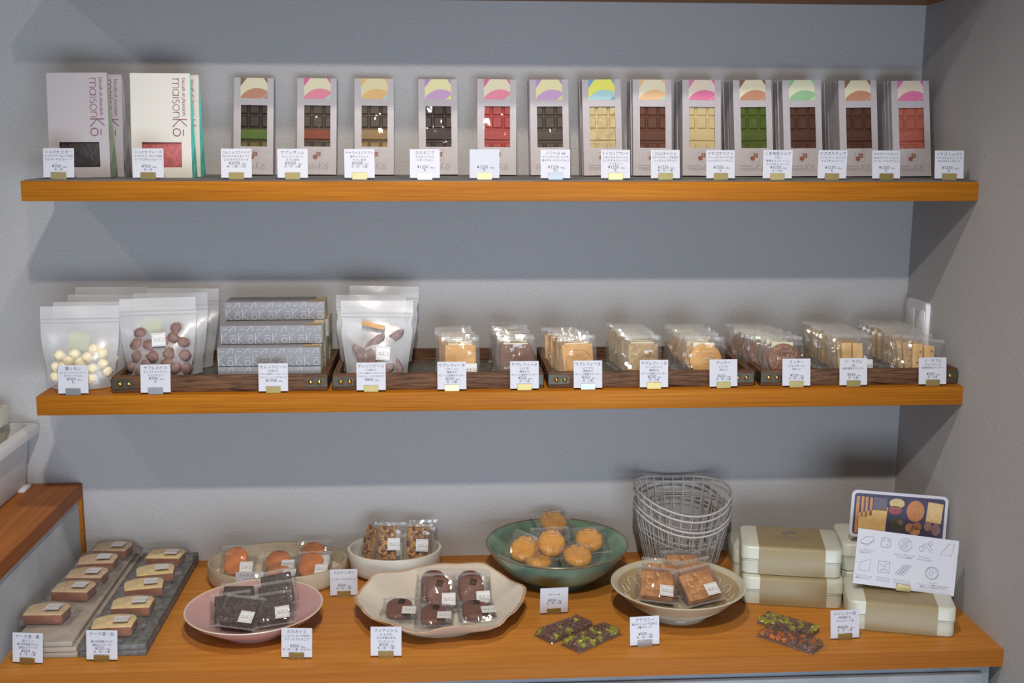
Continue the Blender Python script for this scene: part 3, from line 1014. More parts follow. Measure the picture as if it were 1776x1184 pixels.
def sticker(parent, x, y, z, roll=0.0, tilt=0.0):
    off = Vector((0, -0.0012, 0)) if abs(tilt) < 60 else Vector((0, 0, 0.0012))
    l = ob('label', LABEL_ME, parent, Vector((x, y, z)) + off, (R(tilt), R(roll), 0), label='white square logo label')
    ob('lettering', LABEL_TX, l)
    return l


# ---------------------------------------------------------------- frosted stand-up pouches
def pouch_meshes(wt, wb, h, d, seed, pinch=0.0):
    rr = random.Random(seed)
    ph = [rr.uniform(0, 6.3) for _ in range(4)]
    nx, nz = 14, 20
    mb = M()
    rows = {}

    def pt(u, v, s):
        w = wb + (wt - wb) * smoothstep(0.0, 0.75, v) - pinch * math.exp(-((v - 0.72) / 0.06) ** 2)
        x = (u - 0.5) * w
        body = (1 - smoothstep(0.25, 0.80, v))
        edge = max(0.0, 1 - abs(2 * u - 1) ** 3.0)
        dep = (d / 2 * body + 0.0012 * (1 - v)) * edge
        wr = 0.0012 * math.sin(9 * u + 7 * v + ph[0]) * math.sin(math.pi * u) * (0.4 + 0.6 * v) + 0.0009 * math.sin(15 * v + ph[1] + 4 * u)
        z = v * h
        if v == 0:
            z = 0.0025 * abs(2 * u - 1) ** 4
        return (x, s * dep + wr + 0.010 * v * v, z)

    for s in (-1, 1):
        vs, fs = [], []
        for j in range(nz + 1):
            for i in range(nx + 1):
                vs.append(pt(i / nx, j / nz, s))
        for j in range(nz):
            for i in range(nx):
                a = j * (nx + 1) + i
                q = (a, a + 1, a + nx + 2, a + nx + 1)
                fs.append(q if s < 0 else tuple(reversed(q)))
        mb.add(vs, fs)
    fl = M()
    n = nx + 1
    vs = [pt(i / nx, 0, -1) for i in range(n)] + [pt(i / nx, 0, 1) for i in range(n)]
    mb.add(vs, [(i, i + n, i + n + 1, i + 1) for i in range(nx)])
    # curved seam of the bottom gusset and two zip ridges
    zp = M()
    for v in (0.80, 0.845):
        zp.tube([(p[0] * 0.985, p[1] - 0.0006, p[2]) for p in [pt(i / nx, v, -1) for i in range(n)]], 0.0008, 5)
    return mb.mesh('pouch', FROST, 60), zp.mesh('zip', FROST_RIB, 60), lambda x, z: pt(x / (wb + (wt - wb) * smoothstep(0.0, 0.75, z / h)) + 0.5, z / h, -1)[1]


def lump(r, seed, sq=(1, 1, 1), rough=0.12, n=10):
    rr = random.Random(seed)
    ph = [rr.uniform(0, 6.3) for _ in range(6)]
    prof = []
    vs, fs = [], []
    m = 7
    for j in range(m + 1):
        th = math.pi * j / m
        for i in range(n):
            a = 2 * math.pi * i / n
            k = 1 + rough * (math.sin(3 * a + ph[0] + 2 * th) + math.sin(2 * a - 3 * th + ph[1]) + math.sin(5 * th + ph[2] + a)) / 2.2
            vs.append((r * k * math.sin(th) * math.cos(a) * sq[0], r * k * math.sin(th) * math.sin(a) * sq[1], r * k * math.cos(th) * sq[2]))
    for j in range(m):
        for i in range(n):
            fs.append((j * n + i, (j + 1) * n + i, (j + 1) * n + (i + 1) % n, j * n + (i + 1) % n))
    return M().add(vs, fs)


PM_A = pouch_meshes(0.136, 0.114, 0.147, 0.042, 3)
PM_B = pouch_meshes(0.137, 0.113, 0.152, 0.050, 5)
PM_C = pouch_meshes(0.132, 0.110, 0.146, 0.044, 9, 0.007)
LEMON = plain('powdered lemon cookie', (0.86, 0.76, 0.52), 0.8, noise=0.1, nscale=90, bump=0.4)
COCOA_BALL = plain('milk chocolate cookie with film haze', (0.24, 0.145, 0.13), 0.7, noise=0.25, nscale=110, bump=0.4)  # lightened: milky haze of the pouch film put into the cookie colour
SACHET_GREEN = plain('pale green sachet', (0.50, 0.58, 0.30), 0.5)
BALLS = [lump(0.0105, s, rough=0.10).mesh('cookie_ball', LEMON, 60) for s in range(3)]
BALLS_B = [lump(0.0138, s, (1.05, 0.9, 1), 0.10).mesh('cookie_ball', COCOA_BALL, 60) for s in range(3)]


def pouch(label, pm, loc, rot, spots, meshes, group, sachet=None, lab=None, extra=None):
    t = thing('frosted_pouch', label, 'pouch', loc, (R(-rot[0]), R(rot[1]), R(rot[2])), group)
    ob('bag', pm[0], t)
    ob('zip', pm[1], t)
    rad = 0.0105 if meshes is BALLS else 0.0138
    for i, (x, y, z) in enumerate(spots):
        b = ob('cookie_ball', meshes[i % len(meshes)], t, (x, (pm[2](x, z) + 0.62 * rad if y < 0.001 else y), z), (i * 1.3, i * 0.7, i * 2.1))
    if sachet:
        ob('sachet', M().box(-0.017, 0.017, 0, 0.002, -0.016, 0.016).mesh('sachet', SACHET_GREEN), t, sachet, (0, R(12), 0))
    if lab:
        sticker(t, *lab)
    return t


SP_A = [(-0.028, -0.006, 0.040), (-0.008, -0.010, 0.062), (0.014, -0.008, 0.056), (0.038, -0.006, 0.062), (-0.034, -0.004, 0.060), (0.002, -0.012, 0.047), (0.022, -0.012, 0.036),
        (0.040, -0.006, 0.043), (-0.002, -0.010, 0.030), (0.020, -0.008, 0.018), (-0.022, -0.010, 0.022), (-0.005, 0.006, 0.014), (0.037, 0.004, 0.024), (0.012, 0.006, 0.040), (-0.040, 0.0, 0.040), (-0.018, 0.0, 0.050), (0.024, 0.0, 0.070), (-0.042, 0.0, 0.022), (0.046, 0.0, 0.030), (0.004, 0.0, 0.022)]
SP_B = [(-0.026, -0.004, 0.020), (0.004, -0.002, 0.018), (0.031, -0.004, 0.024), (-0.032, -0.003, 0.047), (-0.005, -0.004, 0.046), (0.022, -0.003, 0.050), (0.045, 0.0, 0.046), (0.028, -0.002, 0.076), (-0.012, 0.0, 0.066), (0.044, 0.0, 0.070), (-0.036, 0.0, 0.068), (0.010, 0.0, 0.072), (-0.016, 0.0, 0.034), (0.018, 0.0, 0.034), (-0.044, 0.0, 0.030), (0.046, 0.0, 0.022), (-0.030, 0.0, 0.088), (0.034, 0.0, 0.094)]
SP_S = SP_A[:9]
GA = 'frosted pouches of pale round cookies'
pouch('frosted pouch of pale lemon cookie balls, frontmost at the shelf end', PM_A, (-1.6015, .068, S2), (4, 0, 4), SP_A, BALLS, GA, (-0.002, 0.006, 0.084))
pouch('frosted pouch of pale cookie balls, second behind the shelf end', PM_A, (-1.597, .118, S2), (4, 0.5, 3), SP_S, BALLS, GA)
pouch('frosted pouch of pale cookie balls, third behind the shelf end', PM_A, (-1.589, .168, S2 + 0.006), (4, 1.0, 0), SP_S, BALLS, GA)
pouch('frosted pouch of pale cookie balls, hindmost against the wall', PM_A, (-1.588, .222, S2 + 0.014), (3, 0, 0), SP_S, BALLS, GA)
GB = 'frosted pouches of brown round cookies'
pouch('frosted pouch of brown chocolate cookie balls with a white label, frontmost', PM_B, (-1.4665, .085, TF), (6, -1.5, 0), SP_B, BALLS_B, GB, (-0.012, 0.0065, 0.100), (0.006, -0.0200, 0.0780, -3, -14))
pouch('frosted pouch of brown cookie balls, second behind the labelled one', PM_B, (-1.4600, .150, TF), (5, -0.5, 0), SP_B[:6], BALLS_B, GB)
pouch('frosted pouch of brown cookie balls, hindmost behind the labelled one', PM_B, (-1.4530, .215, TF), (4, 0.5, 0), SP_B[:6], BALLS_B, GB)

PEEL = plain('chocolate coated peel with film haze', (0.25, 0.175, 0.17), 0.7, noise=0.3, nscale=120, bump=0.4)  # frosted film's haze mixed into the peel's own colour
PEEL_TAN = plain('candied orange peel', (0.62, 0.33, 0.12), 0.4, noise=0.15)
GC = 'frosted pouches of orange peel'


def peel_pouch(label, loc, rot, full=True):
    t = thing('frosted_pouch', label, 'pouch', loc, (R(-rot[0]), R(rot[1]), R(rot[2])), GC)
    ob('bag', PM_C[0], t)
    ob('zip', PM_C[1], t)
    rr = random.Random(4)
    spec = [(-0.020, 0.002, 0.030, 58, 0.026), (-0.024, -0.006, 0.050, 40, 0.024), (-0.004, -0.008, 0.070, -42, 0.026), (0.030, -0.004, 0.078, -40, 0.026), (0.016, 0.004, 0.028, 20, 0.030), (-0.006, 0.0, 0.034, 75, 0.026), (0.036, 0.0, 0.030, 60, 0.022), (0.016, 0.0, 0.022, -30, 0.020)]
    for (x, y, z, a, l) in (spec if full else spec[:4]):
        s = M()
        pts = [(-l, -0.004), (-l * 0.3, -0.0085), (l * 0.7, -0.006), (l, 0.0), (l * 0.6, 0.007), (-l * 0.3, 0.009), (-l, 0.004)]
        s.prism(pts, -0.004, 0.004)
        ob('peel_stick', s.mesh('peel_stick', PEEL, 40, 0.0012), t, (x, (PM_C[2](x, z) + 0.0028 if y < 0.003 else y), z), (0, R(a), R(-x * 500)))
    if full:
        ob('peel_stick', M().box(-0.021, 0.021, -0.003, 0.003, -0.0042, 0.0042).mesh('peel_stick', PEEL_TAN, 40, 0.001), t, (-0.006, -0.0075, 0.102), (0, R(14), 0), label='bare tan orange peel stick')
        sticker(t, 0.012, -0.0195, 0.0520, 3, -12)
    return t


peel_pouch('frosted pouch of chocolate orange peel with a white label, frontmost', (-1.0730, .075, TF), (5, 0.5, 0))
peel_pouch('frosted pouch of orange peel standing taller behind the labelled one', (-1.0670, .190, TF + 0.012), (2, 1.5, 0), False)
peel_pouch('frosted pouch of orange peel peeking out left between its neighbours', (-1.0870, .140, TF + 0.002), (2, 0, -4), False)

# ---------------------------------------------------------------- grey patterned gift boxes
GW, GD, GH = 0.1825, 0.0700, 0.0335
GREY_BOX = plain('matt grey carton', (0.245, 0.245, 0.265), 0.55, noise=0.04, nscale=60)
END_BOX = plain('pale yellow carton', (0.58, 0.52, 0.33), 0.55)
END_TAN = plain('tan carton corner', (0.42, 0.29, 0.12), 0.55)


def gift_box_parts():
    body = M()
    body.box(-GW / 2, GW / 2, 0, GD, 0, GH)
    pr = M()
    y = -0.0003
    p = GW / 6.0
    for k in range(6):
        x = -GW / 2 + k * p + 0.0006
        strokes(pr, 'K', x, 0.0012, 0.0108, 0.0011, y)
        pr.ribbon(arc(x + 0.0225, 0.0062, 0.0048, 0, 360, 14), 0.0011, y)
        pr.ribbon([(x + 0.0175, 0.0152), (x + 0.0275, 0.0152)], 0.0011, y)
        pr.ribbon([(x + 0.0035, 0.0268), (x + 0.0120, 0.0268)], 0.0011, y)
        pr.ribbon([(x + 0.0150, 0.0225), (x + 0.0245, 0.0330)], 0.0011, y)
        pr.ribbon([(x + 0.0262, 0.0235), (x + 0.0262, 0.0332)], 0.0011, y)
        for yy in (0.012, 0.030, 0.048):
            zt = GH + 0.0003
            o = len(pr.v)
            pr.add([(x + 0.004, yy, zt), (x + 0.020, yy + 0.012, zt), (x + 0.020, yy + 0.0135, zt), (x + 0.004, yy + 0.0015, zt)], [(0, 1, 2, 3)])
    en = M()
    e = GW / 2
    en.box(e, e + 0.0004, 0.004, GD, 0.0008, GH)
    en.box(e - 0.018, e + 0.0004, 0.020, GD, GH, GH + 0.0004)
    cn = M()
    zt = GH + 0.0006
    cn.add([(e - 0.030, 0.004, zt), (e - 0.004, 0.004, zt), (e - 0.002, 0.026, zt), (e - 0.030, 0.026, zt)], [(0, 1, 2, 3)])
    return body.mesh('carton', GREY_BOX, 40, 0.0006), pr.mesh('printed_pattern', plain('pale grey print', (0.47, 0.47, 0.50), 0.5)), en.mesh('end_panel', END_BOX), cn.mesh('corner_seal', END_TAN)


GB_ME = gift_box_parts()
gproto = None
gspots = []
cx0 = -1.2645
for layer, rows in ((0, 3), (1, 3)):
    for r in range(rows):
        gspots.append((cx0 - 0.001 + (0.002, 0.003, 0.004)[r], 0.046 + r * 0.0735, layer, r))
for r in range(2):
    gspots.append((cx0 + (0.002, 0.006)[r], 0.078 + r * 0.0735, 2, r))
gspots.append((cx0 + 0.001, 0.136, 3, 0))
LAY = ['bottom', 'second', 'third', 'top']
for (x, y, layer, r) in gspots:
    lab = 'grey patterned carton, %s layer of the stack, %s row' % (LAY[layer], ['front', 'middle', 'rear'][r])
    if layer == 3:
        lab = 'grey patterned carton lying alone on top of its stack'
    loc = (x, y, TF + layer * (GH + 0.0012))
    rot = (0, 0, R((layer * 0.5 - 0.4) if r == 0 else (-1.2 + r)))
    if gproto is None:
        gproto = thing('gift_box', lab, 'gift box', loc, rot, 'stacked grey patterned cartons')
        for nm, me in zip(('carton', 'printed_pattern', 'end_panel', 'corner_seal'), GB_ME):
            ob(nm, me, gproto)
    else:
        dup(gproto, loc, rot, lab)

# ---------------------------------------------------------------- clear wrapped biscuits
def film_mesh(w, h, t, seed, n=12, seal=0.10, lowc=0.5):
    """pillow of clear film; two sides meeting at flat crimped edges, wrinkled"""
    rr = random.Random(seed)
    ph = [rr.uniform(0, 6.3) for _ in range(8)]
    mb = M()
    rr2 = random.Random(seed + 50)

    def pt(u, v, s):
        e = (1 - smoothstep(0.72, 1.0, abs(2 * u - 1))) * smoothstep(0.0, seal, v) * (1 - smoothstep(1 - seal * 1.8, 1.0, v))
        k = 0.0011 * e * (math.sin(13 * u + 9 * v + ph[0] + s) + math.sin(17 * v - 8 * u + ph[1] - s) * 0.8)
        wv = 0.0010 * math.sin(5 * u + ph[2]) * (v if v > 0.5 else 1 - v) + 0.0016 * (v - 0.5) * math.sin(3 * u + ph[3])
        x = (u - 0.5) * w + 0.0010 * math.sin(6 * v + ph[4]) * (abs(2 * u - 1))
        z = v * h + 0.0010 * math.sin(4 * u + ph[5]) * abs(2 * v - 1)
        j = rr2.uniform(-1, 1) * 0.0009 * e
        return (x + rr2.uniform(-1, 1) * 0.0008 * e, s * (t / 2 * e + 0.00008) + k + wv + j, z + rr2.uniform(-1, 1) * 0.0008 * e)

    for s in (-1, 1):
        vs = [pt(i / n, j / n, s) for j in range(n + 1) for i in range(n + 1)]
        fs = []
        for j in range(n):
            for i in range(n):
                a = j * (n + 1) + i
                q = (a, a + 1, a + n + 2, a + n + 1)
                fs.append(q if s < 0 else tuple(reversed(q)))
        mb.add(vs, fs)
    return mb.mesh('wrapper', CLEAR, 9)


def seal_mesh(w, h, side, s=0.0055):
    """flat crimped strip along the bottom (0) or top (1) of a wrapper"""
    mb = M()
    n = 14
    for z0, z1 in (((0.0005, s * 0.8), (h - s, h + 0.0005))[side],):
        vs, fs = [], []
        for i in range(n + 1):
            x = (i / n - 0.5) * (w * 0.995)
            y = 0.0006 * math.sin(1.9 * i) - 0.0003
            vs += [(x, y, z0), (x, y + 0.0002, z1)]
        mb.add(vs, [(2 * i, 2 * i + 2, 2 * i + 3, 2 * i + 1) for i in range(n)])
    return mb


def slab(outline, t, m, name, bev=0.0012):
    return M().prism(outline, -t / 2, t / 2).mesh(name, m, 40, bev)


def disc_outline(rx, rz, n=28, cz=0.0):
    return [(rx * math.cos(2 * math.pi * k / n), cz + rz * math.sin(2 * math.pi * k / n)) for k in range(n)]


BISC_TAN = plain('golden butter biscuit', (0.62, 0.34, 0.115), 0.65, noise=0.12, nscale=70, bump=0.25)
BISC_GOLD = plain('golden round biscuit', (0.66, 0.35, 0.10), 0.65, noise=0.10, nscale=60, bump=0.25)
BISC_COCOA = plain('cocoa biscuit', (0.17, 0.075, 0.045), 0.65, noise=0.18, nscale=90, bump=0.3)
BISC_SPECK = plain('speckled tea biscuit', (0.42, 0.29, 0.14), 0.65, noise=0.28, nscale=190, bump=0.3)
BISC_BROWN = plain('brown flecked biscuit', (0.22, 0.085, 0.040), 0.65, noise=0.2, nscale=80, bump=0.3)
BISC_PALE = plain('pale butter bar', (0.74, 0.47, 0.19), 0.65, noise=0.10, nscale=60, bump=0.25)
FLECK = plain('pale almond fleck', (0.60, 0.33, 0.17), 0.6)
CHIP = plain('chocolate chip', (0.06, 0.03, 0.02), 0.5)
SACHET = plain('cream drying sachet', (0.76, 0.74, 0.55), 0.5)


def packet_proto(kind):
    """parts of one wrapped biscuit, foot at z = 0, facing -Y: list of (name, mesh, loc, rot)"""
    P = []
    if kind in ('plain', 'cocoa', 'speck', 'leaf'):
        w, h, t = 0.069, 0.081, 0.0115
        m = {'plain': BISC_TAN, 'cocoa': BISC_COCOA, 'speck': BISC_SPECK, 'leaf': BISC_TAN}[kind]
        P.append(('biscuit', slab(rrect(0.0565, 0.0600, 0.002), 0.0052, m, 'biscuit'), (0, 0, 0.0370), (0, 0, 0)))
        if kind == 'leaf':
            mb = M()
            mb.tube([(x, -0.0028, z + 0.037) for x, z in arc(0.002, -0.004, 0.024, 20, 280, 20)], 0.0011, 5)
            mb.tube([(x, -0.0028, z + 0.037) for x, z in arc(0.020, -0.012, 0.017, 90, 220, 12)], 0.0011, 5)
            P.append(('embossing', mb.mesh('embossing', m, 60), (0, 0, 0), (0, 0, 0)))
        if kind == 'speck':
            mb = M()
            mb.tube([(x, -0.0027, z + 0.045) for x, z in arc(0.008, 0.004, 0.006, 0, 300, 12)] + [(0.019, -0.0027, 0.058)], 0.0008, 5)
            P.append(('embossing', mb.mesh('embossing', plain('brown biscuit line', (0.27, 0.17, 0.08), 0.7), 60), (0, 0, 0), (0, 0, 0)))
        P.append(('sachet', M().box(-0.022, 0.022, 0.0030, 0.0040, 0.046, 0.0700).mesh('sachet', SACHET), (0, 0, 0), (0, 0, 0)))
        lab = (0.017, -0.0068, 0.0200) if kind in ('plain', 'cocoa', 'leaf') else None
    elif kind in ('gold', 'brown'):
        w, h, t = 0.0755, 0.079, 0.0125
        m = BISC_GOLD if kind == 'gold' else BISC_BROWN
        P.append(('biscuit', slab(disc_outline(0.0305, 0.0305), 0.0068, m, 'biscuit', 0.0018), (0.002, 0, 0.0350), (0, 0, 0)))
        if kind == 'brown':
            mb = M()
            rr = random.Random(2)
            for k in range(44):
                a, rad = rr.uniform(0, 6.28), 0.027 * math.sqrt(rr.random())
                x, z, b = 0.002 + rad * math.cos(a), 0.035 + rad * math.sin(a), rr.uniform(0, 3.14)
                dx, dz = 0.0028 * math.cos(b), 0.0028 * math.sin(b)
                mb.ribbon([(x - dx, z - dz), (x + dx, z + dz)], 0.0007, -0.0036)
            P.append(('flecks', mb.mesh('flecks', FLECK), (0, 0, 0), (0, 0, 0)))
        P.append(('sachet', M().box(-0.020, 0.020, 0.0040, 0.0050, 0.046, 0.069).mesh('sachet', SACHET), (0, 0, 0), (0, 0, 0)))
        lab = None
    else:
        w, h, t = 0.0785, 0.079, 0.0145
        for s in (-1, 1):
            P.append(('biscuit', slab(rrect(0.0188, 0.0540, 0.0015, 2), 0.0092, BISC_PALE, 'biscuit', 0.001), (-0.002 + s * 0.0108, 0, 0.0365), (0, 0, 0)))
        if kind == 'chipbar':
            for (x, z) in ((-0.014, 0.026), (-0.008, 0.048), (0.008, 0.034), (0.013, 0.052), (-0.010, 0.036)):
                P.append(('chip', lump(0.0016, 3, n=6).mesh('chip', CHIP), (x, -0.0047, z), (0, 0, 0)))
        lab = (0.0225, -0.0082, 0.0200)
    P.append(('wrapper', film_mesh(w, h, t, sum(map(ord, kind)), 12), (0, 0, 0), (0, 0, 0)))
    for k_ in (0, 1):
        P.append(('crimped_edge', seal_mesh(w, h, k_).mesh('crimped_edge', SEAL), (0, 0, 0), (0, 0, 0)))
    return P, lab, w, h


PROTO = {}


def packet(kind, loc, rot, label, cat, group, name='biscuit_packet', with_label=True, maker=None):
    """places one packet; the first of a kind builds its meshes, later ones reuse them"""
    if kind not in PROTO:
        PROTO[kind] = (maker or packet_proto)(kind)
    P, lab = PROTO[kind][0], PROTO[kind][1]
    t = thing(name, label, cat, loc, rot, group)
    for (nm, me, l, r) in P:
        ob(nm, me, t, l, r)
    if lab and with_label:
        if lab[0] == 'print':
            ob('printed_logo', PRINT_ME, t, lab[1:4])
        else:
            sticker(t, *lab)
    if kind in ('gold', 'brown') and with_label:
        ob('printed_logo', PRINT_ME, t, (0.006, -0.0072, 0.0400))
    return t


STACKS = [
    # kind, front x, front y, back x, back y, count, front lean, back lean, look
    ('plain', -0.9205, .052, -0.9320, .170, 6, 17, 8, 'plain tan square biscuit'),
    ('cocoa', -0.8180, .052, -0.8250, .205, 6, 14, 5, 'cocoa brown square biscuit'),
    ('leaf', -0.7030, .050, -0.7250, .150, 6, 16, 10, 'tan square biscuit with an embossed leaf'),
    ('speck', -0.5835, .050, -0.5990, .195, 8, 15, 6, 'speckled beige square biscuit'),
    ('gold', -0.4690, .052, -0.4790, .195, 8, 18, 6, 'round golden biscuit'),
    ('brown', -0.3220, .050, -0.3550, .190, 8, 18, 8, 'round brown flecked biscuit'),
    ('bar', -0.1865, .056, -0.1990, .215, 10, 16, 6, 'pair of plain pale bars'),
    ('chipbar', -0.0560, .047, -0.0800, .220, 9, 30, 6, 'pair of pale bars with chocolate chips'),
]
for (kind, fx, fy, bx, by, n, l0, l1, look) in STACKS:
    for i in range(n):
        f = i / (n - 1)
        x = fx + (bx - fx) * f + (rnd.uniform(-0.003, 0.003) if i else 0)
        y = fy + (by - fy) * f
        if kind == 'cocoa' and i == n - 1:
            y = by + 0.012
        lean = l0 + (l1 - l0) * min(1, f * 1.5) + (rnd.uniform(-1.5, 1.5) if i else 0)
        roll = rnd.uniform(-2.5, 2.5)
        if kind == 'chipbar' and i == 0:
            roll = 8.0
        if kind == 'leaf' and i == 0:
            roll = -3.0
        where = 'front packet of its stack' if i == 0 else ('hindmost packet of its stack' if i == n - 1 else '%s packet from the front of its stack' % ORD[i])
        packet(kind, (x, y, TF + 0.0015), (R(-lean), R(roll), R(rnd.uniform(-4, 4))), 'clear-wrapped %s, %s' % (look, where), 'biscuit', 'wrapped biscuits in the trays', with_label=(i == 0))

# ---------------------------------------------------------------- stone slabs at the left of the counter
TAN_STONE = plain('tan stone', (0.36, 0.31, 0.26), 0.7, noise=0.15, nscale=24, bump=0.15, bscale=120)
DARK_STONE = plain('dark grey slate', (0.135, 0.138, 0.135), 0.55, noise=0.35, nscale=90, bump=0.25, bscale=140)
for k, (x0, x1, y0, rz) in enumerate(((-1.668, -1.566, -0.160, 0.0), (-1.669, -1.567, -0.1595, 0.15), (-1.672, -1.5735, -0.158, 0.4))):
    me = M().box(-(x1 - x0) / 2, (x1 - x0) / 2, 0, 0.427, 0, 0.0092).mesh('stone_slab', TAN_STONE, 40, 0.0018)
    tag(ob('stone_slab', me, None, ((x0 + x1) / 2, y0, CT + k * 0.0095), (0, 0, R(rz))),
        ['lowest tan stone slab of the pile by the step', 'middle tan stone slab of the pile by the step', 'uppermost tan stone slab, carrying a row of cake packets'][k], 'stone slab', 'stone display slabs')
for k, (x0, x1, y0, rz) in enumerate(((-1.5635, -1.4535, -0.1585, 0.0), (-1.5645, -1.4545, -0.157, 0.0))):
    me = M().box(-(x1 - x0) / 2, (x1 - x0) / 2, 0, 0.429, 0, 0.0098).mesh('stone_slab', DARK_STONE, 40, 0.001)
    tag(ob('stone_slab', me, None, ((x0 + x1) / 2, y0, CT + k * 0.0101), (0, 0, R(rz))),
        ['lower dark slate slab of the pair', 'upper dark slate slab, carrying a row of cake packets'][k], 'stone slab', 'stone display slabs')

# ---------------------------------------------------------------- wrapped pound cake slices
CRUMB = plain('yellow cake crumb', (0.84, 0.64, 0.32), 0.75, noise=0.12, nscale=90, bump=0.5, bscale=180)
CRUMB_B = plain('tan cake crumb', (0.70, 0.51, 0.31), 0.75, noise=0.12, nscale=90, bump=0.5, bscale=180)
CRUST = plain('browned cake crust', (0.28, 0.085, 0.030), 0.6, noise=0.25, nscale=50, bump=0.3)


def cake_proto(kind):
    """slice lying flat: x wide, y deep, z up; crumb face on top, crust round the sides"""
    P = []
    crumb = CRUMB if kind == 'cake_pale' else CRUMB_B
    ol = [(-0.033, -0.026), (0.033, -0.026), (0.0360, 0.010), (0.030, 0.022), (0.018, 0.027), (0.002, 0.0295), (-0.016, 0.027), (-0.030, 0.020), (-0.0360, 0.010)]
    mb = M()
    n = len(ol)
    t = 0.0200
    mb.stack([[(x * s, y * s, z) for x, y in ol] for z, s in ((0.002, 0.93), (0.006, 1.0), (t - 0.001, 1.0))], True, False)
    P.append(('crust', mb.mesh('crust', CRUST, 50), (0, 0, 0), (0, 0, 0)))
    top = M()
    top.stack([[(x * s, y * s, z) for x, y in ol] for z, s in ((t - 0.0012, 1.0), (t, 0.985), (t + 0.0006, 0.93))], False, True)
    P.append(('crumb', top.mesh('crumb', crumb, 40), (0, 0, 0), (0, 0, 0)))
    # wrapper: low pillow around the slice with flat crimped ends left and right
    nx, ny = 14, 12
    rr = random.Random(len(kind))
    ph = [rr.uniform(0, 6) for _ in range(5)]
    w = M()
    for s in (1, -1):
        vs, fs = [], []
        for j in range(ny + 1):
            for i in range(nx + 1):
                u, v = i / nx * 2 - 1, j / ny * 2 - 1
                e = (1 - smoothstep(0.70, 1.0, abs(u))) * (1 - smoothstep(0.76, 1.0, abs(v)))
                if s > 0:
                    z = 0.003 + 0.0210 * e + 0.0014 * e * math.sin(9 * u + ph[0]) * math.sin(7 * v + ph[1])
                else:
                    z = 0.003 - 0.0022 * e
                z += 0.0022 * (1 - e) * (1 + math.sin(7 * v + ph[2] + 3 * u))
                vs.append((u * 0.048 + 0.001 * math.sin(8 * v), v * 0.0365 + 0.001 * math.sin(7 * u), z + rr.uniform(-1, 1) * 0.0007 * e))
        for j in range(ny):
            for i in range(nx):
                a = j * (nx + 1) + i
                q = (a, a + 1, a + nx + 2, a + nx + 1)
                fs.append(q if s > 0 else tuple(reversed(q)))
        w.add(vs, fs)
    P.append(('wrapper', w.mesh('wrapper', CLEAR, 12), (0, 0, 0), (0, 0, 0)))
    return P, (0.013, -0.006, 0.0252, 0, -90), 0, 0


ZT, ZD = CT + 0.0284, CT + 0.0201
CAKES = [('cake_tan', -1.6425, -0.0660, ZT, -2, 'tan'), ('cake_tan', -1.6270, 0.0330, ZT, -5, 'tan'), ('cake_tan', -1.6235, 0.1000, ZT, -3, 'tan'), ('cake_tan', -1.6250, 0.1720, ZT, 4, 'tan'), ('cake_tan', -1.6150, 0.2400, ZT, -4, 'tan'),
         ('cake_pale', -1.5180, -0.1060, ZD, 4, 'yellow'), ('cake_pale', -1.5080, -0.0250, ZD, 4, 'yellow'), ('cake_pale', -1.5100, 0.0600, ZD, 12, 'yellow'), ('cake_pale', -1.5060, 0.1300, ZD, 12, 'yellow'), ('cake_pale', -1.5050, 0.2150, ZD, -4, 'yellow')]
for i, (kind, x, y, z, rz, word) in enumerate(CAKES):
    k = i % 5
    lab = 'wrapped %s cake slice on the %s slab, %s' % (word, 'tan' if i < 5 else 'dark', ['nearest the price card', 'second from the price card', 'third from the price card', 'fourth from the price card', 'farthest, by the wall'][k])
    packet(kind, (x, y, z), (0, 0, R(rz)), lab, 'cake', 'wrapped cake slices on the stone slabs', 'cake_packet', maker=cake_proto)

# ---------------------------------------------------------------- plates, dishes and bowls
def dish(name, label, cat, loc, prof, mats, n=64, sx=1.0, sy=1.0, wob=None, rot=(0, 0, 0), bands=None):
    """prof: outer wall from the foot up over the rim and down the inside to the centre; bands[i] = material of band i"""
    mb = M().lathe(prof, n, sx, sy, wob)
    if bands:
        for k in range(len(prof) - 1):
            for i in range(n):
                mb.mi[k * n + i] = bands[k]
        mb.mi[-1] = bands[-1]
        mb.mi[-2] = bands[0]
    return tag(ob(name, mb.mesh(name, mats, 50), None, loc, rot), label, cat, 'ceramic dishes on the counter')


PINK = plain('pink glaze', (0.56, 0.33, 0.32), 0.28, noise=0.05, nscale=20)
RIM_CREAM = plain('cream glazed edge', (0.66, 0.58, 0.44), 0.3)
dish('plate', 'shallow pink plate with a cream rim holding dark cacao cakes', 'plate', (-1.288, -0.060, CT),
     [(0.052, 0), (0.060, 0.0), (0.061, 0.004), (0.085, 0.016), (0.108, 0.031), (0.1195, 0.0415), (0.1205, 0.0430), (0.1195, 0.0440), (0.1170, 0.0432), (0.104, 0.0335), (0.080, 0.0195), (0.055, 0.0115), (0.02, 0.0095), (0.001, 0.0095)],
     [PINK, RIM_CREAM], rot=(0, R(-1.0), 0), bands=[0, 0, 0, 0, 0, 1, 1, 1, 0, 0, 0, 0, 0, 0])

CREAM_G = plain('cream speckled glaze', (0.56, 0.49, 0.37), 0.35, noise=0.12, nscale=30)
OLIVE_G = plain('olive brown glazed edge', (0.36, 0.27, 0.15), 0.3)
dish('oval_dish', 'straight-sided cream oval dish holding orange financiers', 'dish', (-1.279, 0.170, CT),
     [(0.122, 0), (0.130, 0.002), (0.1345, 0.010), (0.1355, 0.036), (0.1350, 0.0390), (0.1330, 0.0400), (0.1305, 0.0390), (0.1295, 0.034), (0.1280, 0.012), (0.120, 0.0070), (0.06, 0.0060), (0.001, 0.006)],
     [CREAM_G, OLIVE_G], sy=0.745, bands=[1, 0, 0, 0, 1, 1, 0, 0, 0, 0, 0, 0])

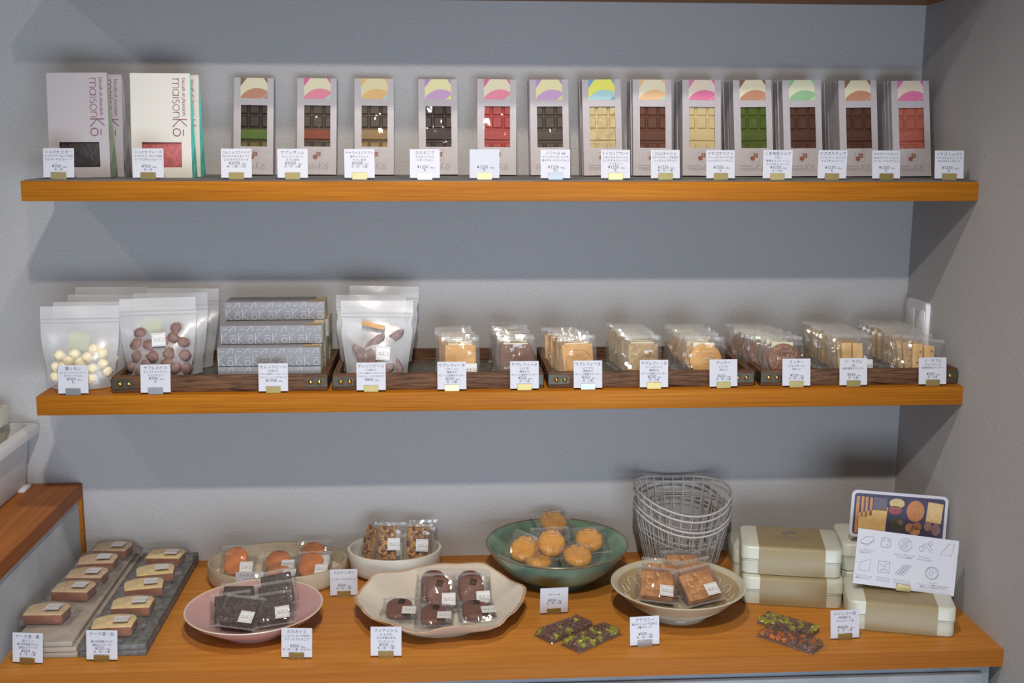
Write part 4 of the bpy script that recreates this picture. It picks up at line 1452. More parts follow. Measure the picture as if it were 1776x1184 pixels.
WHITE_G = plain('white glaze', (0.70, 0.70, 0.66), 0.25, noise=0.04, nscale=20)
UNGLAZED = plain('unglazed brown clay', (0.30, 0.20, 0.12), 0.8)
dish('bowl', 'straight-sided white bowl holding almond florentine bars', 'bowl', (-1.051, 0.1950, CT),
     [(0.070, 0), (0.078, 0.0015), (0.086, 0.008), (0.0915, 0.018), (0.0935, 0.048), (0.0930, 0.0515), (0.0910, 0.0525), (0.0885, 0.0515), (0.0870, 0.046), (0.0850, 0.018), (0.076, 0.0095), (0.04, 0.0075), (0.001, 0.0075)],
     [WHITE_G, UNGLAZED, plain('ivory glazed edge', (0.62, 0.57, 0.46), 0.3)], sy=0.84, bands=[1, 1, 0, 0, 0, 2, 2, 0, 0, 0, 0, 0, 0])


def wavy(r, z, a):
    k = smoothstep(0.09, 0.155, r)
    e = 0.010 * math.sin(5 * a + 0.6) + 0.011 * math.sin(8 * a + 2.0) + 0.010 * math.sin(13 * a + 1.0) + 0.006 * math.sin(21 * a)
    return r * (1 + e * k), z + k * (0.0045 * math.sin(5 * a + 2.1) + 0.0035 * math.sin(8 * a + 0.3) + 0.003 * math.sin(2 * a))


IVORY_G = plain('ivory glaze', (0.68, 0.62, 0.53), 0.3, noise=0.05, nscale=18)
TOAST_G = plain('toasted glazed edge', (0.50, 0.33, 0.21), 0.35, noise=0.2, nscale=40)
dish('plate', 'wavy-edged ivory plate with a toasted rim holding chocolate financiers', 'plate', (-0.9615, -0.025, CT),
     [(0.080, 0), (0.092, 0.0), (0.093, 0.004), (0.115, 0.014), (0.140, 0.029), (0.1535, 0.039), (0.1545, 0.0402), (0.1530, 0.0415), (0.1490, 0.0405), (0.136, 0.0325), (0.112, 0.0175), (0.085, 0.0095), (0.04, 0.0078), (0.001, 0.0078)],
     [IVORY_G, TOAST_G], n=96, wob=wavy, bands=[0, 0, 0, 0, 0, 1, 1, 1, 0, 0, 0, 0, 0, 0])

GREEN_G = plain('celadon green glaze', (0.165, 0.27, 0.195), 0.25, noise=0.22, nscale=26, coat=0.3)
BROWN_RIM = plain('brown green glazed edge', (0.16, 0.125, 0.07), 0.3, noise=0.3, nscale=60)
dish('bowl', 'deep green glazed bowl holding shell-shaped madeleines', 'bowl', (-0.7318, 0.1322, CT),
     [(0.052, 0), (0.061, 0), (0.062, 0.006), (0.066, 0.010), (0.092, 0.022), (0.115, 0.042), (0.1295, 0.062), (0.1385, 0.0755), (0.1400, 0.0785), (0.1390, 0.0800), (0.1360, 0.0785), (0.1255, 0.0640), (0.110, 0.0445), (0.086, 0.0270), (0.050, 0.0175), (0.001, 0.0155)],
     [GREEN_G, BROWN_RIM], bands=[1, 0, 0, 0, 0, 0, 0, 1, 1, 1, 0, 0, 0, 0, 0, 0])

BEIGE_G = plain('pale celadon glaze', (0.53, 0.49, 0.36), 0.25, noise=0.05, nscale=20, coat=0.3)
TAN_IN = plain('tan slip inside', (0.40, 0.30, 0.165), 0.3, noise=0.08, nscale=30, coat=0.2)
bowl = dish('bowl', 'beige bowl with scroll-painted inside holding nut brownies', 'bowl', (-0.5268, -0.0373, CT),
            [(0.046, 0), (0.053, 0), (0.054, 0.006), (0.052, 0.009), (0.075, 0.020), (0.098, 0.036), (0.1130, 0.0510), (0.1210, 0.0570), (0.1227, 0.0590), (0.1205, 0.0602), (0.1175, 0.0592), (0.1100, 0.0535), (0.0880, 0.0330), (0.0640, 0.0190), (0.0600, 0.0175), (0.030, 0.0140), (0.001, 0.0135)],
            [BEIGE_G, TAN_IN], bands=[0, 0, 0, 0, 0, 0, 0, 0, 0, 0, 0, 1, 1, 0, 0, 0, 0])
# throwing ridges outside and painted scrolls inside
for (r, z) in ((0.0635, 0.0138), (0.0780, 0.0215), (0.0895, 0.0297)):
    ob('ridge', M().tube([(r * math.cos(2 * math.pi * i / 48), r * math.sin(2 * math.pi * i / 48), z) for i in range(48)], 0.0010, 5, True).mesh('ridge', BEIGE_G, 60), bowl)
prof_in = [(0.1100, 0.0535), (0.0880, 0.0330), (0.0640, 0.0190)]


def on_inside(r, a):
    for (r1, z1), (r0, z0) in zip(prof_in, prof_in[1:]):
        if r0 <= r <= r1:
            z = z0 + (z1 - z0) * (r - r0) / (r1 - r0)
            return ((r - 0.0004) * math.cos(a), (r - 0.0004) * math.sin(a), z + 0.0012)
    return (r * math.cos(a), r * math.sin(a), 0.02)


for k in range(16):
    a0 = 2 * math.pi * k / 16 + 0.1
    pts = []
    for i in range(15):
        s = i / 14
        ang = s * 5.2
        rad = 0.0135 * (1 - s * 0.75)
        pts.append(on_inside(0.092 + rad * math.sin(ang) * 0.9, a0 + rad * math.cos(ang) / 0.09))
    ob('scroll', M().tube(pts, 0.0008, 5).mesh('scroll', plain('cream slip line', (0.66, 0.62, 0.48), 0.35), 60), bowl)

# ---------------------------------------------------------------- wrapped cakes on the dishes
CACAO = plain('dark cacao nib cake', (0.060, 0.038, 0.033), 0.75, noise=0.75, nscale=190, bump=1.0, bscale=280)
FIN = plain('orange brown financier', (0.54, 0.165, 0.035), 0.65, noise=0.35, nscale=45, bump=0.5)
CHOCFIN = plain('chocolate financier', (0.165, 0.055, 0.032), 0.55, noise=0.2, nscale=50, bump=0.4)
MADE = plain('golden madeleine', (0.72, 0.34, 0.055), 0.42, noise=0.15, nscale=30, bump=0.15)
BROWNIE = plain('nut brownie', (0.46, 0.19, 0.055), 0.55, noise=0.35, nscale=60, bump=0.6, bscale=120)
NUT = plain('pale walnut piece', (0.55, 0.28, 0.09), 0.55, noise=0.2, nscale=80)
NUT_D = plain('dark roasted nut', (0.16, 0.060, 0.025), 0.5)
ALMOND = plain('caramel almond', (0.60, 0.29, 0.075), 0.35, noise=0.2, nscale=80)


def dish_proto(kind):
    P = []
    rr = random.Random(sum(map(ord, kind)))
    if kind == 'cacao':
        w, h, t = 0.071, 0.071, 0.0165
        P.append(('cake', slab(rrect(0.0545, 0.0545, 0.002, 2), 0.0125, CACAO, 'cake'), (0, 0, 0.0335), (0, 0, 0)))
        lab = (0.0165, -0.0093, 0.0195)
    elif kind == 'financier':
        w, h, t = 0.069, 0.077, 0.0195
        o = rrect(0.047, 0.061, 0.019, 6)
        o = [(x * (1.0 if z < 0 else 1 - 0.25 * (z / 0.03) ** 2), z) for x, z in o]
        mb = M().stack([[(x * s, y, z * s) for x, z in o] for y, s in ((0.006, 0.84), (0.0, 1.0), (-0.0040, 1.0), (-0.0062, 0.90), (-0.0070, 0.70), (-0.0070, 0.35))])
        P.append(('cake', mb.mesh('cake', FIN, 60), (-0.004, 0, 0.0400), (0, 0, 0)))
        lab = (0.018, -0.0110, 0.0200)
    elif kind == 'chocfin':
        w, h, t = 0.069, 0.077, 0.0195
        o = rrect(0.045, 0.062, 0.020, 6)
        mb = M().stack([[(x * s, y, z * s) for x, z in o] for y, s in ((0.006, 0.84), (0.0, 1.0), (-0.0040, 1.0), (-0.0062, 0.90), (-0.0070, 0.70), (-0.0070, 0.35))])
        P.append(('cake', mb.mesh('cake', CHOCFIN, 60), (-0.002, 0, 0.0400), (0, 0, 0)))
        P.append(('chocolate_chunk', M().box(-0.0055, 0.0055, -0.003, 0.003, -0.0055, 0.0055).mesh('chunk', DARK, 40, 0.001), (0.002, -0.0085, 0.0520), (0, R(15), 0)))
        lab = (0.018, -0.0116, 0.0180)
    elif kind == 'florentin':
        w, h, t = 0.058, 0.083, 0.0170
        P.append(('biscuit', slab(rrect(0.0350, 0.0660, 0.001, 2), 0.0080, plain('florentine base', (0.40, 0.20, 0.07), 0.6, noise=0.2, nscale=60), 'biscuit'), (-0.004, 0.002, 0.0420), (0, 0, 0)))
        mb, md = M(), M()
        for k in range(64):
            x, z = rr.uniform(-0.0155, 0.0155) - 0.004, rr.uniform(-0.031, 0.031) + 0.042
            l = lump(rr.uniform(0.0024, 0.0040), k, (1.2, 0.55, 0.9), 0.2, 6)
            T = Matrix.Translation((x, -0.0030 + rr.uniform(-0.0012, 0.0006), z)) @ Matrix.Rotation(rr.uniform(0, 3.1), 4, 'Y')
            (md if k % 4 == 0 else mb).add(l.v, l.f, T)
        P.append(('almonds', mb.mesh('almonds', ALMOND, 60), (0, 0, 0), (0, 0, 0)))
        P.append(('cacao_nibs', md.mesh('cacao_nibs', NUT_D, 60), (0, 0, 0), (0, 0, 0)))
        lab = (0.0100, -0.0105, 0.0420)
    elif kind == 'madeleine':
        w, h, t = 0.076, 0.080, 0.0290
        n, m = 72, 9
        rings = []
        for j in range(m + 1):
            q = j / m
            ring = []
            for i in range(n):
                a = 2 * math.pi * i / n
                ex, ez = 0.0275, 0.0325
                rad = math.cos(q * math.pi / 2 * 0.98)
                x = ex * rad * math.cos(a)
                z = ez * rad * math.sin(a)
                fan = math.atan2(x, z + 0.036)
                groove = 0.0050 * abs(math.cos(fan * 11)) ** 0.7 * math.sin(math.pi * min(1, q * 1.15))
                ring.append((x, -0.0115 * math.sin(q * math.pi / 2) - groove, z))
            rings.append(ring)
        back = [[(x * 0.92, 0.0045, z * 0.92) for (x, y, z) in rings[0]], rings[0]]
        mb = M().stack([back[0]] + rings)
        P.append(('cake', mb.mesh('cake', MADE, 70), (0, 0, 0.0390), (0, 0, 0)))
        lab = ('print', 0.003, -0.0172, 0.0550)
    else:
        w, h, t = 0.078, 0.081, 0.0190
        P.append(('cake', slab(rrect(0.0600, 0.0570, 0.003, 3), 0.0135, BROWNIE, 'cake', 0.002), (0, 0, 0.0370), (0, 0, 0)))
        mb = M()
        for k in range(20):
            x, z = rr.uniform(-0.026, 0.026), rr.uniform(-0.024, 0.024) + 0.037
            l = lump(rr.uniform(0.0022, 0.0045), k, (1.3, 0.32, 0.9), 0.35, 7)
            mb.add(l.v, l.f, Matrix.Translation((x, -0.0066, z)) @ Matrix.Rotation(rr.uniform(0, 3), 4, 'Y'))
        P.append(('nuts', mb.mesh('nuts', NUT, 60), (0, 0, 0), (0, 0, 0)))
        lab = (0.0170, -0.0108, 0.0205)
    P.append(('wrapper', film_mesh(w, h, t, sum(map(ord, kind)), 12, 0.12), (0, 0, 0), (0, 0, 0)))
    for k_ in (0, 1):
        P.append(('crimped_edge', seal_mesh(w, h, k_).mesh('crimped_edge', SEAL), (0, 0, 0), (0, 0, 0)))
    return P, lab, w, h


PLATE_PACKETS = [
    ('cacao', -1.314, -0.1178, 0.776, 61.5, -9, 0),
    ('cacao', -1.2488, -0.1021, 0.772, 57.5, 9, 0),
    ('cacao', -1.3246, -0.0919, 0.772, 60.5, 8, 0),
    ('cacao', -1.3254, -0.048100000000000004, 0.768, 57.5, 0, 0),
    ('cacao', -1.2483, -0.0722, 0.776, 52, 8, 0),
    ('cacao', -1.2463, -0.0405, 0.782, 46, 11, 0),
    ('financier', -1.3557, 0.1436, 0.76, 51.0, 0, 0),
    ('financier', -1.2782, 0.1599, 0.76, 70.0, 2, 0),
    ('financier', -1.2703, 0.1185, 0.76, 79.5, 0, 0),
    ('financier', -1.2099, 0.1296, 0.76, 64.0, 1, 0),
    ('financier', -1.209, 0.1741, 0.76, 56.5, 2, 0),
    ('florentin', -1.0626, 0.182, 0.77, 12, -1, 0),
    ('florentin', -1.0075, 0.19, 0.764, 12, -2, -3),
    ('florentin', -1.1085, 0.2, 0.766, 12, -6, -55),
    ('florentin', -0.9935, 0.225, 0.76, 9, 0, 0),
    ('chocfin', -0.9632, -0.0377, 0.764, 50.5, 0, 0),
    ('chocfin', -0.8995, -0.0336, 0.764, 53.0, 3, 0),
    ('chocfin', -1.0352, -0.0849, 0.768, 82.5, -4, 0),
    ('chocfin', -0.9722, -0.1144, 0.77, 85.0, -1, 0),
    ('chocfin', -0.8912, -0.093, 0.768, 85.0, 8, 0),
    ('chocfin', -0.9727, -0.0114, 0.764, 50.5, -1, 0),
    ('chocfin', -0.9063, -0.0151, 0.764, 52.0, -2, 0),
    ('madeleine', -0.8155, 0.1118, 0.795, 61.5, -30, 0),
    ('madeleine', -0.7406, 0.1079, 0.802, 59.0, 2, 0),
    ('madeleine', -0.7216, 0.1846, 0.828, 76.0, 14, 0),
    ('madeleine', -0.6619, 0.124, 0.806, 69.5, 3, 0),
    ('madeleine', -0.6857, 0.0701, 0.798, 76.5, 13, 0),
    ('madeleine', -0.7672, 0.086, 0.79, 85.0, 2, 0),
    ('brownie', -0.5711, -0.0623, 0.782, 60.0, -9, 0),
    ('brownie', -0.4806, -0.0725, 0.782, 55.5, 14, 0),
    ('brownie', -0.5557, -0.0319, 0.782, 56.0, -8, 0),
    ('brownie', -0.5007, 0.0101, 0.788, 63.5, -1, 0),
    ('brownie', -0.4754, -0.0411, 0.784, 56.0, 14, 0),
]

WORD = {
    'cacao': ('dark cacao square', 'pink plate', ['front left, label at its corner', 'front right, label upright', 'just behind the front left one', 'at the back left', 'just behind the front right one', 'at the back right, tallest']),
    'financier': ('orange financier', 'oval dish', ['standing at the left end', 'at the middle of the back', 'lying low in the middle front', 'at the right front', 'at the right back']),
    'florentin': ('almond florentine bar', 'white bowl', ['left of the two facing front', 'right of the two facing front', 'seen edge-on at the far left', 'peeking over at the back right']),
    'chocfin': ('chocolate financier', 'wavy plate', ['standing in the middle, showing a chocolate chunk', 'standing at the right', 'lying at the left', 'lying low at the front middle', 'lying at the right front', 'hidden behind the middle one', 'hidden behind the right one']),
    'madeleine': ('golden madeleine', 'green bowl', ['tilted at the left', 'in the middle', 'on top at the back', 'at the right', 'at the right front, tilted', 'lowest at the front']),
    'brownie': ('nut brownie', 'beige bowl', ['front left', 'front right', 'behind the front left one', 'alone at the back', 'behind the front right one']),
}
seen = {}
for (kind, x, y, z, lean, roll, yaw) in PLATE_PACKETS:
    k = seen.get(kind, 0)
    seen[kind] = k + 1
    word, plate, spots = WORD[kind]
    packet(kind, (x, y, z), (R(-lean), R(-roll), R(yaw + rnd.uniform(-2, 2))), 'clear-wrapped %s in the %s, %s' % (word, plate, spots[k]), 'cake', 'wrapped cakes in the %s' % plate, 'cake_packet', with_label=k < {'cacao': 2, 'florentin': 2, 'chocfin': 5, 'brownie': 2}.get(kind, 9), maker=dish_proto)

# ---------------------------------------------------------------- nested wire baskets
WIRE = plain('grey coated wire', (0.42, 0.40, 0.38), 0.45, 0.0)


def basket(label, z0, yaw, rim_r=0.0955, base_r=0.066, h=0.124, tilt=0.012):
    t = thing('wire_basket', label, 'basket', (-0.4780, 0.1680, CT + z0), (0, 0, R(yaw)), 'nested wire baskets')
    rimz = lambda a: h + tilt * math.cos(a - R(110)) + 0.0085 * math.cos(2 * a - R(10))
    P = lambda s, a: ((base_r + (rim_r - base_r) * s ** 0.9) * math.cos(a), (base_r + (rim_r - base_r) * s ** 0.9) * math.sin(a), 0.002 + (rimz(a) - 0.002) * s)
    ob('rim', M().tube([P(1, 2 * math.pi * i / 64) for i in range(64)], 0.0021, 7, True).mesh('rim', WIRE, 60), t)
    ob('base_ring', M().tube([P(0, 2 * math.pi * i / 48) for i in range(48)], 0.0013, 6, True).mesh('base_ring', WIRE, 60), t)
    w = M()
    n = 28
    for i in range(n):
        a = 2 * math.pi * i / n
        w.tube([P(0, a), P(0.33, a), P(0.66, a), P(1, a)], 0.00095, 5)
    ob('upright_wires', w.mesh('upright_wires', WIRE, 60), t)
    for s in (0.42, 0.72):
        hw = M().tube([P(s, 2 * math.pi * i / 56) for i in range(56)], 0.0007, 5, True)
        if s > 0.5:
            ob('hoop', hw.mesh('hoop', WIRE, 60), t)
    b = M()
    for i in range(n):
        a = 2 * math.pi * i / n
        b.tube([(0.030 * math.cos(a), 0.030 * math.sin(a), 0.002), P(0, a)], 0.00075, 5)
    b.tube([(0.030 * math.cos(2 * math.pi * i / 32), 0.030 * math.sin(2 * math.pi * i / 32), 0.002) for i in range(32)], 0.0011, 5, True)
    ob('base_spokes', b.mesh('base_spokes', WIRE, 60), t)
    return t


for k, (z0, yaw, word) in enumerate(((0.0, -2, 'lowest'), (0.0085, 2, 'second from below'), (0.0300, -1, 'third from below'), (0.0420, 0, 'topmost'))):
    basket('grey wire basket, %s of the nested four' % word, z0, yaw)

# ---------------------------------------------------------------- biscuit tins
TIN = plain('cream enamel tin', (0.55, 0.56, 0.47), 0.32)
SLEEVE = plain('bronze paper sleeve', (0.285, 0.222, 0.110), 0.42, 0.0)
TL, TD_, TB, TLID = 0.184, 0.122, 0.0290, 0.0250


def tin_meshes():
    def ring(w, d, z, r=0.014):
        return [(x, y + TD_ / 2, z) for x, y in rrect(w, d, r, 5)]
    body = M().stack([ring(TL - 0.006, TD_ - 0.006, 0.0), ring(TL - 0.002, TD_ - 0.002, 0.0015), ring(TL - 0.002, TD_ - 0.002, TB - 0.003), ring(TL, TD_, TB - 0.0024), ring(TL, TD_, TB - 0.0008), ring(TL - 0.003, TD_ - 0.003, TB)])
    lid = M().stack([ring(TL, TD_, TB + 0.0006), ring(TL + 0.001, TD_ + 0.001, TB + 0.0012), ring(TL, TD_, TB + 0.0028), ring(TL, TD_, TB + TLID - 0.004), ring(TL - 0.003, TD_ - 0.003, TB + TLID - 0.0012), ring(TL - 0.008, TD_ - 0.008, TB + TLID)])
    s = M()
    a, zt, e = 0.0605, TB + TLID + 0.0006, 0.0011
    pts = [(-e, 0.001), (-e, zt - 0.0045), (0.003 - e, zt - 0.001), (0.0080, zt), (TD_ - 0.0080, zt), (TD_ - 0.003 + e, zt - 0.001), (TD_ + e, zt - 0.0045), (TD_ + e, 0.001)]
    vs = [(-a, y, z) for y, z in pts] + [(a, y, z) for y, z in pts]
    n = len(pts)
    s.add(vs, [(i, i + n, i + n + 1, i + 1) for i in range(n - 1)])
    lt = M()
    strokes(lt, 'maison', -0.030, 0.052, 0.0080, 0.0007, 0)
    strokes(lt, 'KO', 0.0160, 0.052, 0.0095, 0.0009, 0)
    strokes(lt, 'biscuits et chocolats', -0.030, 0.042, 0.0030, 0.0005, 0)
    for i in range(2):
        for j in range(2):
            lt.flat([(-0.003 + i * 0.0085, 0.076 + j * 0.0085), (0.0045 + i * 0.0085, 0.076 + j * 0.0085), (0.0045 + i * 0.0085, 0.0835 + j * 0.0085), (-0.003 + i * 0.0085, 0.0835 + j * 0.0085)], 0)
    lt.flat(arc(-0.007, 0.077, 0.008, 60, 380, 14), 0)
    lt.v = [(x, z + 0.004, zt + 0.0004) for (x, y, z) in lt.v]
    return body.mesh('body', TIN, 40), lid.mesh('lid', TIN, 40), s.mesh('sleeve', SLEEVE, 60), lt.mesh('lettering', INK_SOFT)


TIN_ME = tin_meshes()
TINH = TB + TLID + 0.0008


def tin(label, x, y, level, rz):
    t = thing('biscuit_tin', label, 'tin', (x, y, CT + level * TINH), (0, 0, R(rz)), 'cream biscuit tins')
    ob('body', TIN_ME[0], t)
    ob('lid', TIN_ME[1], t)
    s = ob('sleeve', TIN_ME[2], t, label='bronze paper sleeve')
    ob('lettering', TIN_ME[3], s)
    return t


tin('cream tin with bronze sleeve, lower of the front left stack', -0.3065, -0.0205, 0, -11.7)
tin('cream tin with bronze sleeve, upper of the front left stack', -0.3075, -0.0080, 1, -12.5)
tin('cream tin mostly hidden behind the left stack', -0.2880, 0.1160, 0, -8)
tin('cream tin with bronze sleeve beside the right wall under the menu card', -0.1516, -0.1455, 0, -15.5)
tin('cream tin behind the menu card, lower of its pair', -0.1130, -0.0060, 0, -10)
tin('cream tin behind the menu card, upper of its pair', -0.1140, -0.0040, 1, -10)

# ---------------------------------------------------------------- photo board and menu card on the right front tin
ZTIN = CT + TINH + 0.0012
pb = thing('photo_board', 'photo board of assorted biscuits in a tin, rising behind the menu card', 'photo board', (-0.1050, 0.0040, CT + 2 * TINH + 0.0078), (R(-9), R(4), R(-5)))
PW, PH = 0.180, 0.088
ob('board', M().prism(rrect(PW, PH, 0.010, 5, 0, PH / 2), 0, 0.0025).mesh('board', plain('silver tin rim print', (0.55, 0.54, 0.60), 0.4)), pb)


def prints(parent, name, shapes, y):
    for (nm, pts, m) in shapes:
        ob(nm, M().flat(pts, y).mesh(nm, m), parent)


pm = lambda n, c: plain('photo print ' + n, c, 0.4, noise=0.12, nscale=120)
U = lambda u, v: (-PW / 2 + 0.006 + u * (PW - 0.012), 0.006 + (0.10 + (v - 0.28) * 1.22) * (PH - 0.012))
quad = lambda u0, v0, u1, v1: [U(u0, v0), U(u1, v0), U(u1, v1), U(u0, v1)]
ell = lambda u, v, ru, rv: [U(u + ru * math.cos(2 * math.pi * k / 24), v + rv * math.sin(2 * math.pi * k / 24)) for k in range(24)]
ob('photo', M().flat(rrect(PW - 0.011, PH - 0.011, 0.006, 4, 0, PH / 2), -0.0002).mesh('photo', pm('dark violet', (0.050, 0.042, 0.085))), pb)
prints(pb, 'print', [
    ('biscuit_print', quad(0.02, 0.22, 0.055, 0.96), pm('orange', (0.50, 0.22, 0.08))),
    ('biscuit_print', quad(0.075, 0.55, 0.105, 0.96), pm('orange', (0.50, 0.22, 0.08))),
    ('biscuit_print', quad(0.120, 0.55, 0.150, 0.96), pm('orange', (0.50, 0.22, 0.08))),
    ('biscuit_print', quad(0.170, 0.58, 0.200, 0.95), pm('orange', (0.50, 0.22, 0.08))),
    ('biscuit_print', quad(0.21, 0.70, 0.36, 0.96), pm('violet grey', (0.13, 0.11, 0.16))),
    ('biscuit_print', [U(0.045, 0.28), U(0.36, 0.28), U(0.37, 0.78), U(0.05, 0.62)], pm('straw', (0.62, 0.40, 0.16))),
    ('biscuit_print', ell(0.47, 0.87, 0.085, 0.10), pm('pale yellow', (0.55, 0.42, 0.20))),
    ('biscuit_print', ell(0.455, 0.73, 0.075, 0.09), pm('crimson', (0.30, 0.07, 0.08))),
    ('biscuit_print', ell(0.49, 0.44, 0.085, 0.15), pm('olive black', (0.055, 0.055, 0.045))),
    ('biscuit_print', ell(0.50, 0.48, 0.050, 0.07), pm('cream', (0.62, 0.48, 0.24))),
    ('biscuit_print', ell(0.68, 0.74, 0.098, 0.215), pm('rust', (0.48, 0.19, 0.07))),
    ('biscuit_print', [U(0.80, 0.55), U(0.97, 0.52), U(0.985, 0.92), U(0.815, 0.95)], pm('sand', (0.62, 0.43, 0.20))),
    ('biscuit_print', ell(0.63, 0.40, 0.050, 0.09), pm('nut', (0.36, 0.17, 0.09))),
    ('biscuit_print', ell(0.71, 0.44, 0.055, 0.08), pm('nut brown', (0.30, 0.13, 0.07))),
    ('biscuit_print', ell(0.69, 0.34, 0.060, 0.08), pm('tan nut', (0.45, 0.22, 0.10))),
    ('biscuit_print', ell(0.83, 0.46, 0.042, 0.10), pm('mauve', (0.28, 0.16, 0.14))),
    ('biscuit_print', ell(0.92, 0.40, 0.050, 0.12), pm('mauve grey', (0.24, 0.15, 0.15))),
], -0.0004)

mc = thing('menu_card', 'white menu card with line drawings of biscuits on the right front tin', 'menu card', (-0.1290, -0.0930, ZTIN + 0.0035), (R(-14), R(5.5), R(-9)))
KW, KH = 0.178, 0.0990
ob('card', M().box(-KW / 2, KW / 2, 0, 0.0008, 0, KH).mesh('card', WHITE_PAPER), mc)
V = lambda u, v: (-KW / 2 + u * KW, v * KH)
yy = -0.0003
lw_ = 0.0006
sc_ = lambda pts, u, v, s: [(V(u, v)[0] + x * s, V(u, v)[1] + z * s) for x, z in pts]
dr = M()
dr.ribbon(sc_([(-1, -0.2), (-0.2, 0.5), (0.9, 0.55), (1.0, 0.3), (0.1, -0.5), (-0.9, -0.4)], 0.10, 0.80, 0.013), lw_, yy, True)
dr.ribbon(sc_([(-0.9, -0.4), (0.1, -0.7), (1.0, 0.1)], 0.10, 0.80, 0.013), lw_, yy)
ob('drawing', dr.mesh('drawing', INK_LIGHT), mc)
dr = M()
dr.ribbon(sc_(rrect(1.6, 1.6, 0.3, 3), 0.285, 0.80, 0.0105), lw_, yy, True)
for (a, b) in ((-0.4, 0.4), (0.4, 0.4), (0.3, -0.4)):
    dr.ribbon(sc_(arc(a, b, 0.12, 0, 360, 8), 0.285, 0.80, 0.0105), lw_, yy)
ob('drawing', dr.mesh('drawing', INK_LIGHT), mc)
dr = M()
dr.ribbon(sc_(arc(0, 0, 1, 0, 360, 20), 0.48, 0.81, 0.0115), lw_, yy)
for d in (-0.45, -0.15, 0.15, 0.45):
    dr.ribbon(sc_([(d - 0.3, -0.75), (d + 0.2, 0.8)], 0.48, 0.81, 0.0115), lw_, yy)
ob('drawing', dr.mesh('drawing', INK_LIGHT), mc)
dr = M()
for (a, b, r) in ((-0.6, -0.4, 0.38), (0.7, 0.6, 0.30)):
    dr.ribbon(sc_(arc(a, b, r, 0, 360, 14), 0.68, 0.82, 0.0115), lw_, yy)
dr.ribbon(sc_([(-0.5, 0.35), (0.3, 0.5), (1.1, -0.5), (0.8, -0.8), (0.0, 0.1), (-0.5, 0.1)], 0.68, 0.82, 0.0115), lw_, yy, True)
ob('drawing', dr.mesh('drawing', INK_LIGHT), mc)
dr = M()
dr.ribbon(sc_([(-0.9, -0.9), (0.7, -0.9), (1, 1), (0.2, 0.8)], 0.89, 0.82, 0.012), lw_, yy, True)
ob('drawing', dr.mesh('drawing', INK_LIGHT), mc)
dr = M()
dr.ribbon(sc_([(-0.9, -0.9), (0.8, -0.9), (0.85, 0.95), (-0.7, 0.3)], 0.10, 0.36, 0.0115), lw_, yy, True)
ob('drawing', dr.mesh('drawing', INK_LIGHT), mc)
dr = M()
dr.ribbon(sc_(rrect(1.9, 1.9, 0.1, 2), 0.29, 0.36, 0.0105), lw_, yy, True)
dr.ribbon(sc_([(-0.8, 0.6), (-0.2, 0.1), (0.5, 0.7), (0.1, -0.2), (0.7, -0.6), (-0.3, -0.4), (-0.6, -0.8)], 0.29, 0.36, 0.0105), lw_, yy)
ob('drawing', dr.mesh('drawing', INK_LIGHT), mc)
dr = M()
for d in (-0.5, 0.0, 0.5):
    dr.ribbon(sc_([(d - 0.7, -0.9), (d + 0.6, 0.9), (d + 0.8, 0.75), (d - 0.4, -1.0)], 0.48, 0.36, 0.011), lw_, yy, True)
ob('drawing', dr.mesh('drawing', INK_LIGHT), mc)
dr = M()
dr.ribbon(sc_(arc(0, 0, 1, 0, 360, 22), 0.765, 0.36, 0.0115), lw_, yy)
dr.ribbon(sc_(arc(0, 0, 0.85, 0, 360, 22), 0.765, 0.36, 0.0115), lw_, yy)
dr.ribbon(sc_([(-0.3, 0.5), (-0.4, -0.3), (0.0, -0.5), (0.05, 0.6), (0.45, 0.3), (0.1, 0.0)], 0.765, 0.36, 0.0115), lw_, yy)
ob('drawing', dr.mesh('drawing', INK_LIGHT), mc)
cap = font_lines([[('ショコラサンド', 0.0042, KH * 0.62), ('米粉のサブレ', 0.0038, KH * 0.575)], [('ガレットブルトンヌ', 0.0040, KH * 0.62), ('フランスの焼菓子', 0.0036, KH * 0.575)], [('アーモンド', 0.0042, KH * 0.62), ('キャラメルがけ', 0.0038, KH * 0.575)],
                  [('サブレフィーヌ', 0.0042, KH * 0.155), ('薄焼きのクッキー', 0.0036, KH * 0.11)], [('フロランタン', 0.0042, KH * 0.155), ('カカオニブ入り', 0.0036, KH * 0.11)], [('オレンジピール', 0.0042, KH * 0.155), ('チョコレートがけ', 0.0036, KH * 0.11)], [('クッキー', 0.0042, KH * 0.185), ('チョコレートと焼菓子の詰め合わせ', 0.0036, KH * 0.14), ('季節により内容が変わります', 0.0036, KH * 0.10)]])
for (vs, fs), u in zip(cap, (0.10, 0.48, 0.68, 0.10, 0.29, 0.48, 0.79)):
    ob('caption', M().add([(a + V(u, 0)[0], -0.0003, b) for a, b in vs], fs).mesh('caption', INK_LIGHT), mc)
ob('clip', CLIPS[1], mc, (0, 0, 0), (R(14), 0, 0), label='gold clip')

# ---------------------------------------------------------------- chocolate sticks in clear moulded trays
ROCHER = plain('rough milk chocolate', (0.20, 0.092, 0.062), 0.45, noise=0.3, nscale=120, bump=0.5)
FOIL_G = plain('yellow green candied fruit', (0.42, 0.42, 0.03), 0.25)
FOIL_O = plain('orange candied fruit', (0.58, 0.15, 0.01), 0.25)


